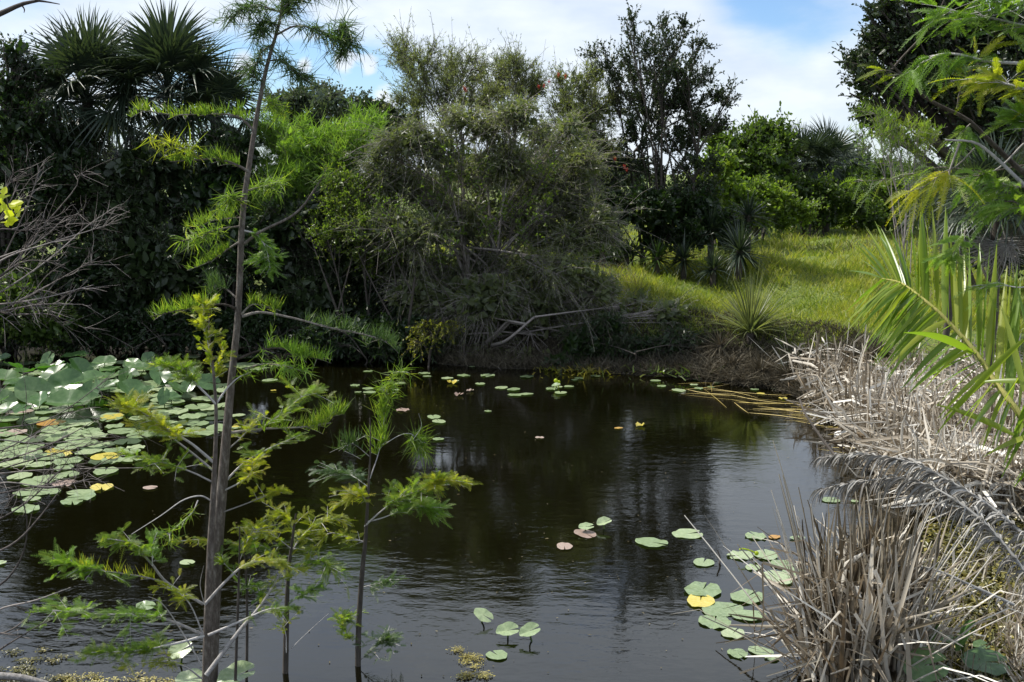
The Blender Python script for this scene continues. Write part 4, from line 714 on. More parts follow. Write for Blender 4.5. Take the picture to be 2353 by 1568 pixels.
def raised(u, v, w, yaw, pitch, roll, h, label, mi=None, mat='pad_raised'):
    g0 = G(u, v+h*F/ (G(u, v)[1])*.9); D = g0[1]; c_ = P(u, v, D); size = w/F*D
    t_ = thing('spatterdock_leaf', (c_[0], D, 0), label, 'water plant', 'spatterdock leaves raised above the water')
    me = RAISED[R.integers(6) if mi is None else mi]
    if mat != 'pad_raised': me = me.copy(); me.materials[0] = M[mat]
    o = put('leaf_blade', me, t_); o.matrix_basis = Matrix.Translation(Vector([float(c) for c in c_])) @ Matrix.Rotation(abs(roll), 4, 'X') @ Matrix.Rotation(yaw, 4, 'Z') @ Matrix.Rotation(pitch, 4, 'Y') @ Matrix.Scale(size, 4)
    m = MB(); tubes(m, spline([np.array([c_[0]+R.normal()*.05, D+R.normal()*.05, -.05]), np.array([c_[0], D+.02, c_[2]*.5]), c_], 6), np.linspace(.007, .005, 6), 5); m.build('leaf_stalk', M['mid_leaf'], t_)
for X_, Y_, w, yaw, pi_, ro, lab in [(440, 1075, 210, .2, -.2, .9, 'backlit bright green leaf arched in the middle of the raft'), (230, 1118, 200, 0, .1, .9, 'backlit green leaf left of the arched one'), (845, 1055, 160, .9, -.9, .7, 'upright pointed green leaf right of the white-shining leaf'),
      (455, 1200, 215, .3, .1, -.35, 'large round pale leaf in front of the raft'), (610, 1040, 180, .4, -.1, -.25, 'leaf shining almost white in the raft middle'), (370, 1000, 160, .8, -.3, -.2, 'pale shining leaf behind the arched green one'), (30, 1045, 190, 0, .2, -.2, 'broad grey-green leaf at the left edge'),
      (1100, 1150, 90, 1.2, -1.0, .3, 'small upright green leaf tip at right of raft'), (1135, 893, 90, .2, -1.3, .6, 'dark green upright leaf at the back right'), (1395, 1058, 130, .1, .1, .8, 'green backlit leaf beside the tall trunk'), (890, 1125, 170, -.6, .6, -.2, 'drooping grey leaf right of the upright one'),
      (540, 975, 150, -.7, .7, -.1, 'folded grey leaf leaning at the back centre'), (262, 808, 90, .3, .1, -.5, 'pale folded leaf high at the back left'), (378, 775, 80, .7, -.5, -.3, 'white-shining leaf standing highest at the back left'), (505, 880, 140, .2, -.2, -.1, 'curled leaf below the highest white one'),
      (690, 1095, 130, 0, 0, -.4, 'pale leaf with curled edge in the raft centre'), (1060, 960, 110, .4, .2, -.4, 'pale leaf in front of the dark upright one'), (960, 960, 90, -.4, .2, -.4, 'leaf with yellow edge left of the pale one'), (140, 1060, 170, .3, 0, .1, 'dark leaf between the grey and green leaves at left'),
      (240, 1075, 110, .8, -.4, -.3, 'white-edged leaf behind the left green one'), (610, 1165, 100, .9, .3, -.5, 'pale leaf right of the large round one'), (20, 905, 90, 0, -.3, -.4, 'white-shining leaf at the left edge, back'), (50, 1240, 130, .4, -.2, -.2, 'leaf at left edge with green lit rim'),
      (150, 1235, 110, 1.0, .3, -.5, 'pale pointed leaf left of the large round one'), (860, 1010, 120, 0, 0, -.2, 'flat leaf behind the upright pointed one'), (700, 930, 120, .2, .1, -.3, 'pale narrow leaf in the back centre'), (320, 905, 90, .8, -.4, .8, 'small backlit leaf behind the pale shining one'),
      (1150, 1165, 110, .3, .2, -.3, 'pale curled leaf beside the small upright tip'), (985, 1130, 100, .9, -.4, -.3, 'pale leaf right of the drooping grey one'), (560, 1130, 90, .2, .5, .9, 'brown-green folded leaf under the arched one'), (400, 840, 120, .1, .1, -.2, 'dark leaf below the highest white one'), (640, 830, 100, .5, -.9, .1, 'dim upright leaf in deep shade at back')]:
    u, v = C4(X_, Y_); raised(u, v, w*.3418, yaw+R.normal()*.15, pi_+R.normal()*.08, ro, R.uniform(.08, .25), lab)
for i in range(44):
    u = R.uniform(-30, 440); v = R.uniform(835, 925) + (0 if u < 330 else -15); w = R.uniform(.2, .32)*F/G(u, v)[1]
    raised(u, v, w, R.uniform(0, 6.28), R.normal()*.35, R.normal()*.45, R.uniform(.04, .2), ('small ' if w < 55 else 'broad ')+('green ' if i % 2 else 'tilted ')+'leaf raised '+('at the left edge behind the arched leaf' if u < 90 else 'in the back row right of the left edge' if u < 200 else 'near the white-shining leaf' if u < 300 else 'at the right end of the raised leaves'))
for X_, Y_, w, yaw, pi_, ro, h, lab in [(2110, 1430, 250, .1, .1, -.35, .12, 'large pale heart-shaped leaf at the bottom right corner'), (1850, 1285, 120, .3, .2, -.3, .1, 'pale leaf between the two dark upright leaves'), (1700, 1270, 230, .4, -1.0, .3, .3, 'dark upright leaf just right of reed clump'), (1975, 1265, 200, -.3, -1.2, .3, .3, 'dark pointed upright leaf near the bottom right'),
      (2075, 1320, 90, .2, .1, -.3, .1, 'small pale leaf behind the large heart-shaped one'), (1710, 1450, 230, .1, -.1, 1.1, .25, 'dark leaf with pale rim at the reed clump foot'), (1755, 1385, 70, 0, 0, -.3, .15, 'small bright tip above the dark rimmed leaf'), (1415, 1492, 90, 0, .1, -.2, .03, 'small leaf among the reed clump roots'), (900, 1540, 60, 0, 0, 0, .02, 'small leaf under the golden stalk')][:8]:
    u, v = C8(X_, Y_); raised(u, v, w*.353, yaw, pi_, ro, h, lab)
for u, v, w, yaw, pi_, ro, h, lab in [(1580, 1229, 10, 0, 0, 0, .01, '')][:0]+[(1388, 1201, 28, .4, -.1, -.35, .06, 'small raised leaf on a stalk, right of the quartet'), (1347, 1211, 28, .2, 0, -.3, .05, 'small raised leaf topping the quartet, left one'), (1111, 1414, 38, -.4, .3, -.4, .06, 'leftmost small raised leaf at bottom centre'), (1167, 1449, 42, .2, 0, -.45, .05, 'middle small raised leaf at bottom centre'), (1218, 1450, 40, .4, -.1, -.45, .07, 'rightmost small raised leaf at bottom centre, on long stalk'),
      (545, 1552, 70, .4, -.1, -.3, .1, 'large pale leaf at the bottom right of the trunk'), (437, 1560, 52, .1, 0, -.3, .1, 'large pale leaf at the bottom left of the trunk'), (415, 1495, 46, .5, 0, -.6, .12, 'pale leaf left of the trunk crossed by twigs'), (335, 1392, 34, .1, .1, -.3, .05, 'whitish leaf under the feathery lower branch'), (1278, 886, 16, 0, -.2, .3, .08, 'small green leaf carrying yellow buds in mid pond')]:
    raised(u, v, w, yaw, pi_, ro, h, lab, None, 'pad_green')
# flower buds on curved stalks
def bud(pts, D, r_, label):
    pp = spline(np.array([P(u, v, D) for u, v in pts]), 10); t_ = thing('flower_bud', (pp[0][0], D, 0), label, 'flower'); m = MB(); tubes(m, pp, np.full(10, .006), 6); m.build('flower_stalk', M['lime_leaf'], t_)
    m = MB(); a = np.linspace(0, math.pi, 7); ctr = pp[-1]; pt = ctr+np.stack([0*a, 0*a, -np.cos(a)*r_], -1); tubes(m, pt, np.maximum(np.sin(a)*r_, .001), 10); m.build('bud', M['lime_leaf'], t_)
bud([C8(500, 700), C8(515, 692), C8(560, 700), C8(612, 722)], 8.3, .018, 'curved pale stalk ending in a round green bud')
bud([C8(665, 640), C8(665, 600), C8(668, 592)], 9.3, .016, 'yellow-green bud rising from the pad by the orange leaf')
bud([(1275, 893), (1276, 880), (1277, 875)], 15.3, .03, 'yellow spatterdock bud left in the mid pond cluster')
bud([(1283, 893), (1284, 882), (1284, 878)], 15.3, .025, 'yellow spatterdock bud right in the mid pond cluster')
# white floating piece
m = MB(); a = np.linspace(0, 6.283, 20, endpoint=False); c_ = G(1941, 1000); rings = []
for f, z in ((1, 0), (.93, .02), (.7, .035), (.3, .045)): rings.append(np.stack([c_[0]+np.cos(a)*.115*f*(1+.1*np.cos(2*a+1)), c_[1]+np.sin(a)*.085*f, np.full(20, z+.005)], -1))
v_ = np.vstack(rings+[[[c_[0], c_[1], .048]]]); fs = [[k*20+i, k*20+(i+1) % 20, (k+1)*20+(i+1) % 20, (k+1)*20+i] for k in range(3) for i in range(20)]
m.add(v_, fs); m.f.setdefault(3, []).append(np.array([[60+i, 60+(i+1) % 20, 80] for i in range(20)]))
M['white_foam'] = bark_mat('white_foam', [(.55, .53, .5), (.72, .70, .67), (.8, .79, .77)], 20, (1, 1, 1), .6, .2)
tag(m.build('foam_piece', M['white_foam']), 'white oval piece floating among the golden reeds', 'debris')

# ------------------------------------------------------------ algae and muck
def algae(name, label, cu, cv, ru, rv, n, mat, z=.01, size=.035):
    m = MB(); u = R.normal(cu, ru, n); v = R.normal(cv, rv, n); g = np.array([G(a, b) for a, b in zip(u, v)]); g[:, 2] = z+R.uniform(0, .03, n)
    d = nrmz(rnd(n)*np.array([1, 1, .25])); leaves(m, g, d, nrmz(rnd(n)*.4+np.array([0, 0, 1.])), size*R.uniform(.4, 1.6, n), size*.6*R.uniform(.4, 1.4, n), R.uniform(0, 1, n)); tag(m.build(name, M[mat]), label, 'algae', kind='stuff')
M['algae'] = leaf_mat('algae', [(.12, .10, .015), (.28, .24, .05), (.5, .45, .16)], .1, .5, .5, (1, 1, .6))
M['muck'] = leaf_mat('muck', [(.03, .03, .006), (.10, .095, .012), (.24, .20, .04)], .1, .4, .6, (1, 1, .6))
def scum(name, label, u0, u1, v0, v1, ncl, per, mat, size):
    m = MB(); cu = R.uniform(u0, u1, ncl); cv = v0+(v1-v0)*R.uniform(0, 1, ncl)**.7; k = np.repeat(np.arange(ncl), per); n = len(k); u = cu[k]+R.normal(0, 9, n); v = cv[k]+R.normal(0, 3, n); g = np.array([G(a, b) for a, b in zip(u, v)]); g[:, 2] = np.maximum(hz(g[:, 0], g[:, 1]), 0)+.004+R.uniform(0, .012, n)
    leaves(m, g, nrmz(rnd(n)*np.array([1, 1, .2])), nrmz(rnd(n)*.3+np.array([0, 0, 1.])), size*R.uniform(.3, 1.6, n), size*.5*R.uniform(.3, 1.4, n), np.repeat(R.uniform(0, 1, ncl), per)*.6+R.uniform(0, .4, n)); tag(m.build(name, M[mat]), label, 'algae', kind='stuff')
scum('algae', 'patchy pale algae and scum in the bottom left corner', -60, 150, 1490, 1580, 40, 40, 'muck', .018)
scum('algae', 'yellow algae clump floating at the bottom centre', 1060, 1115, 1500, 1560, 14, 70, 'algae', .014)
scum('algae', 'thin yellow algae trail beside the small raised leaves', 1040, 1060, 1478, 1500, 4, 40, 'algae', .012)
scum('algae', 'faint yellow algae along the bottom left of the trunk', 120, 470, 1545, 1585, 40, 30, 'algae', .016)
m = MB(); n = 9000; u = R.uniform(2110, 2480, n); v = R.uniform(1190, 1600, n); k = u > 2120+18*np.sin(v*.03)+(v < 1260)*(1260-v)*.4; g = np.array([G(a, b) for a, b in zip(u[k], v[k])]); g[:, 2] = np.maximum(hz(g[:, 0], g[:, 1]), 0)+R.uniform(.0, .035, len(g)); q = len(g)
leaves(m, g, nrmz(rnd(q)*np.array([1, 1, .3])), nrmz(rnd(q)*.5+np.array([0, 0, 1.])), .05*R.uniform(.4, 1.6, q), .022*R.uniform(.4, 1.4, q), R.uniform(0, 1, q)); tag(m.build('algae_mat', M['muck']), 'olive and yellow weed mat covering the mud right of the reed clump', 'algae', kind='stuff')
m = MB(); q = 300; g = np.array([G(a, b) for a, b in zip(R.uniform(2120, 2420, q), R.uniform(1230, 1600, q))]); g[:, 2] += .03; stalk_batch(m, g, .22, .008, .7, .5); tag(m.build('reed_litter', M['reed_dark']), 'short broken reed litter on the muddy weed mat', 'litter', kind='stuff')
m = MB(); q = 300; g = np.array([G(a, b) for a, b in zip(R.normal(2345, 20, q), R.uniform(1380, 1600, q))]); g[:, 2] += .05; stalk_batch(m, g, .16, .012, 1.0, .5); tag(m.build('dry_litter', M['reed']), 'pale dry litter on the right edge of the muddy shore', 'litter', kind='stuff')

m = MB(); q = 260; g = np.array([G(a, b, .006) for a, b in zip(R.uniform(300, 1850, q), R.uniform(850, 1560, q)**1.0)]); k_ = sdist(g[:, 0], g[:, 1]) < -.1; g = g[k_]; q = len(g)
leaves(m, g, nrmz(rnd(q)*np.array([1, 1, .03])), nrmz(rnd(q)*.05+np.array([0, 0, 1.])), R.uniform(.008, .035, q), R.uniform(.004, .012, q), R.uniform(0, 1, q)); tag(m.build('floating_specks', M['dry_grass']), 'tiny dead leaf bits floating on the open water', 'debris', kind='stuff')

# ------------------------------------------------------------ bare brush at the left
def brush(t_, stems, D, depth_j, n2=9, n3=5, r0=.008, L2=.5, L3=.22, name='branch', mat='brush_twig'):
    for pts in stems:
        k = len(pts); dz = R.normal()*depth_j; pp = spline(np.array([P(u, v, D+dz*i/(k-1)+R.normal()*.04) for i, (u, v) in enumerate(pts)]), 14)
        m = MB(); tubes(m, pp, np.linspace(r0, r0*.3, 14), 5, R.uniform(.2, .9))
        n = n2; ti = R.integers(3, 14, n); a = pp[ti]; T = nrmz(pp[-1]-pp[0]); d = nrmz(T+rnd(n)*.42); ln = (L2*R.uniform(.4, 1.1, n)*(1.15-ti/14))[:, None]
        tt = np.linspace(0, 1, 7)[None, :, None]; tw = a[:, None]+d[:, None]*ln[:, None]*tt+(rnd(n)*.25*ln)[:, None]*tt**2; tubes(m, tw, np.linspace(r0*.4, r0*.15, 7)[None].repeat(n, 0), 4, R.uniform(.2, .9, n))
        q = n*n3; kk = np.repeat(np.arange(n), n3); t2 = R.integers(1, 7, q); a = tw[kk, t2]; d = nrmz(nrmz(tw[kk, 6]-tw[kk, 0])+rnd(q)*.5); ln = (L3*R.uniform(.3, 1.1, q))[:, None]
        tt = np.linspace(0, 1, 4)[None, :, None]; t3 = a[:, None]+d[:, None]*ln[:, None]*tt+(rnd(q)*.2*ln)[:, None]*tt**2; tubes(m, t3, np.linspace(r0*.22, r0*.1, 4)[None].repeat(q, 0), 3, R.uniform(.2, .9, q))
        m.build(name, M[mat], t_)
M['brush_twig'] = bark_mat('brush_twig', [(.05, .042, .038), (.14, .12, .11), (.30, .27, .25)], 60)
t_ = thing('bare_bush', (-4.3, 6.4, 0), 'leafless grey bush fanning in from the left edge above the raft', 'bush')
brush(t_, [[(-120, 760), (0, 640), (100, 520), (175, 430), (170, 400)], [(-120, 760), (-20, 640), (60, 480), (90, 390)], [(-120, 740), (20, 660), (120, 590), (200, 520), (262, 478)], [(-140, 700), (0, 600), (110, 560), (240, 520)],
      [(-120, 760), (30, 700), (140, 640), (230, 590)], [(-120, 700), (-10, 700), (100, 685), (215, 655)], [(-120, 720), (0, 715), (90, 700), (190, 700)], [(-100, 690), (20, 722), (110, 722), (180, 748)], [(-140, 680), (-40, 560), (20, 470), (40, 420)], [(-140, 690), (-30, 540), (60, 530), (150, 520)],
      [(-140, 660), (-20, 600), (80, 560), (150, 500)], [(-140, 640), (-40, 500), (10, 440), (30, 400)], [(-140, 740), (-20, 650), (60, 600), (150, 610)]], 6.6, .3, 8, 4, .007, .38, .17)
m = MB(); tubes(m, spline([np.array([-4.3, 6.4, 0]), P(-200, 900, 6.5), P(-120, 740, 6.6)], 8), np.linspace(.03, .015, 8), 7); m.build('trunk', M['twig'], t_)
t_ = thing('bare_bush', (-3.4, 5.2, 0), 'low leafless brush spreading over the pads at lower left', 'bush')
brush(t_, [[(-160, 1150), (0, 1080), (140, 1040), (310, 1000)], [(-160, 1100), (-20, 1090), (100, 1080), (330, 1075)], [(-160, 1160), (20, 1130), (160, 1100), (280, 1040)], [(-160, 1000), (0, 985), (120, 960), (250, 870)], [(-100, 1240), (40, 1170), (130, 1090), (160, 1050)],
      [(-160, 1120), (10, 1060), (120, 1020), (230, 960)], [(-140, 1060), (-10, 1040), (90, 990), (150, 950)], [(-140, 1160), (0, 1110), (110, 1120), (210, 1100)], [(-160, 1010), (-10, 1010), (100, 1020), (240, 1000)]], 5.6, .25, 7, 4, .0055, .3, .14)
brush(t_, [[(-60, 1440), (0, 1400), (80, 1380), (163, 1350)], [(-60, 1290), (30, 1250), (90, 1190), (150, 1110)], [(-60, 1350), (0, 1345), (50, 1280), (62, 1200), (45, 1130)], [(-60, 1470), (20, 1450), (70, 1415)], [(-60, 1460), (0, 1455), (70, 1468)], [(-40, 1520), (20, 1480), (110, 1425)]], 5.2, .15, 1, 2, .007, .15, .08)
m = MB(); tubes(m, spline([np.array([-3.4, 5.2, 0]), P(-220, 1300, 5.4), P(-160, 1100, 5.6)], 8), np.linspace(.025, .012, 8), 7); m.build('trunk', M['twig'], t_)
o = line_stalk([(-60, 1552), (40, 1556), (110, 1572)], 5.6, .05, 'silver_twig', None, 'driftwood', False); tag(o, 'pale fallen branch lying in the bottom left corner', 'driftwood')
# debris knot at the bottom
t_ = thing('driftwood', G(958, 1552), 'gnarled yellow-brown floating twigs at the bottom centre', 'driftwood')
for pts in [[(940, 1575), (942, 1545), (944, 1518)], [(945, 1550), (962, 1536), (975, 1530)], [(950, 1555), (980, 1545), (992, 1552)], [(962, 1536), (968, 1550), (985, 1562)], [(968, 1532), (990, 1530), (1000, 1545)]]:
    line_stalk(pts, 6.5, .035, 'reed_gold' if pts[0][0] > 941 else 'dark_bark', t_, 'twig', False)
# overhanging tree at the left, mostly outside the picture
t_ = thing('overhanging_tree', (-3.6, 4.2, .03), 'dark bare limb poking in at the top left corner', 'tree'); m = MB()
tr = spline([np.array([-3.6, 4.2, 0]), np.array([-3.4, 4.6, 1.8]), P(-200, 90, 5)], 12); tubes(m, tr, np.linspace(.07, .03, 12), 8); m.build('trunk', M['dark_bark'], t_)
m = MB()
for pts, r0 in (([(-200, 90), (-60, 55), (0, 32), (50, 10), (88, 2)], .018), ([(88, 2), (110, 5), (137, 10)], .006), ([(50, 12), (56, 22), (55, 30)], .004), ([(80, 4), (100, -20)], .006)):
    pp = spline(np.array([P(u, v, 5) for u, v in pts]), 10); tubes(m, pp, np.linspace(r0, r0*.35, 10), 6)
m.build('branch', M['dark_bark'], t_)
m = MB(); tubes(m, spline([tr[5], P(-60, 500, 4.8), P(30, 490, 4.8)], 8), np.linspace(.012, .003, 8), 5); m.build('branch', M['bark'], t_)
n = 26; c_ = np.array([P(u, v, 4.8+R.normal()*.05) for u, v in zip(R.normal(18, 16, n), R.normal(490, 22, n))])
for a in c_:
    m = MB(); leaves(m, a[None], nrmz(rnd(1)*.6+np.array([[.3, 0, .3]])), nrmz(rnd(1)*.6+np.array([[0, -.7, .5]])), .045, .032, R.uniform(.3, 1, 1)); m.build('leaf', M['lime_leaf'], t_, False)

# ------------------------------------------------------------ the cypresses in the foreground
def feathers(mb, pos, d, L_, wid, c, droop=.25, nd=17, wn=.0033):
    n = len(pos); d = nrmz(d); nr = nrmz(rnd(n)*.45+np.array([0, -.35, .8])); s = nrmz(np.cross(nr, d)); tt = np.linspace(0, 1, 4)[None, :, None]; L_ = np.broadcast_to(L_, (n,))[:, None, None]
    path = pos[:, None]+d[:, None]*L_*tt+np.array([0, 0, -droop])*L_*tt**2; ribbons(mb, path, np.full((n, 4), .0022), s, 0, c)
    k = np.linspace(.08, .98, nd); P0 = pos[:, None]+d[:, None]*L_*k[None, :, None]+np.array([0, 0, -droop])*L_*k[None, :, None]**2
    prof = np.sin(np.clip(k*2.7+.35, 0, math.pi))[None, :, None]*.75+.25
    for sg in (-1, 1):
        dd = nrmz(s[:, None]*sg+d[:, None]*.75+R.normal(size=(n, nd, 3))*.12); tip = P0+dd*wid*prof; ax = d[:, None]*wn*.5
        v = np.stack([P0-ax, P0+ax, tip+ax*.5, tip-ax*.5], 2).reshape(-1, 3); f = np.arange(n*nd*4).reshape(-1, 4); mb.add(v, f, np.repeat(np.broadcast_to(c, (n,)), nd*4))
def cyp_branch(tree, pts, D, r0, style, mat, n_side=10, t0=.25, L=.09, side=.16, dens=7, wood='bark', r1=.3, droop=.25, updir=.85, root=None):
    Ds = np.linspace(D[0], D[1], len(pts)) if isinstance(D, tuple) else [D]*len(pts)
    pw = np.array([P(u, v, d) for (u, v), d in zip(pts, Ds)]); pp = spline(pw, 18); m = MB(); tubes(m, pp, np.linspace(r0, r0*r1, 18), 6, R.uniform(.3, .8))
    if root is not None:
        j = root[np.argmin(np.abs(root[:, 2]-(pw[0, 2]-.12)))]; tubes(m, spline([j, j*.5+pw[0]*.5+np.array([0, 0, .02]), pw[0]], 8), np.linspace(r0*1.3, r0, 8), 6, .5)
    Lt = np.linalg.norm(pp[-1]-pp[0])
    T = nrmz(np.gradient(pp, axis=0)); fol = None
    if style != 'none':
        ti = np.clip((R.uniform(t0, 1, n_side)*17).astype(int), 0, 17); a = pp[ti]; h = nrmz(rnd(n_side)*np.array([1, 1, .35])+T[ti]*1.0); ln = (side*R.uniform(.4, 1.1, n_side))[:, None]
        tt = np.linspace(0, 1, 5)[None, :, None]; tw = a[:, None]+h[:, None]*ln[:, None]*tt+np.array([0, 0, -.12])*ln[:, None]*tt**2; tubes(m, tw, np.linspace(.0022, .001, 5)[None].repeat(n_side, 0), 3, .7)
        fol = MB()
        # attachment points: along the main axis beyond t0 and along the side twigs
        dens = int(dens*1.45) if style in ('upright', 'curly') else dens
        nm = int(dens*n_side*.6); tm = R.uniform(t0, 1, nm)*17; i0 = np.minimum(tm.astype(int), 16); f = (tm-i0)[:, None]; pa = pp[i0]*(1-f)+pp[i0+1]*f; da = T[i0]
        ns = dens*n_side; k = R.integers(0, n_side, ns); tm = R.uniform(.1, 1, ns)*4; i1 = np.minimum(tm.astype(int), 3); f = (tm-i1)[:, None]; pb = tw[k, i1]*(1-f)+tw[k, i1+1]*f; db = h[k]
        pos = np.vstack([pa, pb]); ax = np.vstack([da, db]); n = len(pos); c = np.clip(R.normal(.5, .22, n), 0, 1)
        if style == 'upright':
            dd = nrmz(np.array([0, 0, updir])+rnd(n)*.3+ax*.25); l = (L*R.uniform(.5, 1.25, n))[:, None, None]; t5 = np.linspace(0, 1, 5)[None, :, None]; path = pos[:, None]+dd[:, None]*l*t5+rnd(n)[:, None]*.16*l*t5**2
            ribbons(fol, path, .0044*np.array([[1, .95, .8, .5, .1]]).repeat(n, 0), nrmz(rnd(n)), .35, c)
        elif style == 'curly':
            dd = nrmz(rnd(n)+ax*.5); l = (L*R.uniform(.6, 1.3, n))[:, None, None]; t5 = np.linspace(0, 1, 6)[None, :, None]; path = pos[:, None]+dd[:, None]*l*t5+nrmz(rnd(n)-np.array([0, 0, .5]))[:, None]*.8*l*t5**2
            ribbons(fol, path, .0048*np.array([[1, .95, .9, .8, .5, .1]]).repeat(n, 0), nrmz(rnd(n)), .35, c)
        else:
            sg = np.where(R.uniform(size=n) < .5, -1., 1.)[:, None]; lat = nrmz(np.cross(ax, np.array([0, 0, 1.]))+1e-6); dd = ax*.75+lat*sg*.8+rnd(n)*.34+np.array([0, 0, updir*.25])
            feathers(fol, pos, dd, L*R.uniform(.4, 1.15, n), L*(.2 if L < .1 else .13), c, droop*R.uniform(.2, 1.4), 10 if L < .1 else 26, .0030 if L < .1 else .0034)
    b = m.build('branch', M[wood], tree)
    if fol is not None:
        o = fol.build('foliage', M[mat]); o.parent = b; o.matrix_parent_inverse = b.matrix_world.inverted() if False else Matrix.Identity(4)
        o.matrix_parent_inverse = (Matrix.Translation(-Vector(tree.location)) @ Matrix.Identity(4)).inverted() if False else Matrix.Identity(4)
    return b
def stem(tree, pts, D, rs, mat='bark', nm='trunk', k=10, m=26):
    Ds = np.linspace(D[0], D[1], len(pts)) if isinstance(D, tuple) else [D]*len(pts)
    pp = np.array([P(u, v, d) for (u, v), d in zip(pts, Ds)]); rr = np.array(rs)*D/F if not isinstance(D, tuple) else np.array(rs)*D[0]/F
    base = pp[0].copy(); base[2] = -.1; pp = np.vstack([base, pp]); rr = np.concatenate([[rr[0]*1.25], rr]); q = spline(np.hstack([pp, rr[:, None]]), m); x = MB(); tubes(x, q[:, :3], q[:, 3], k); return x.build(nm, M[mat], tree)
DC = 6.1
b0_ = P(484, 1600, DC); T1 = thing('cypress_tree', (b0_[0], DC, 0), 'tall slender cypress rising from the water across the whole left side', 'tree')
stem(T1, [(484, 1600), (492, 1400), (500, 1250), (512, 1100), (524, 960), (532, 870), (545, 750), (551, 640), (557, 500), (571, 390), (591, 262), (614, 150), (640, 60), (648, 10), (652, -40)], DC, [16.5, 14.5, 13.5, 12, 10, 8.6, 7.6, 7.2, 6.8, 6, 5, 4.3, 3.4, 2.9, 2.4], m=40)
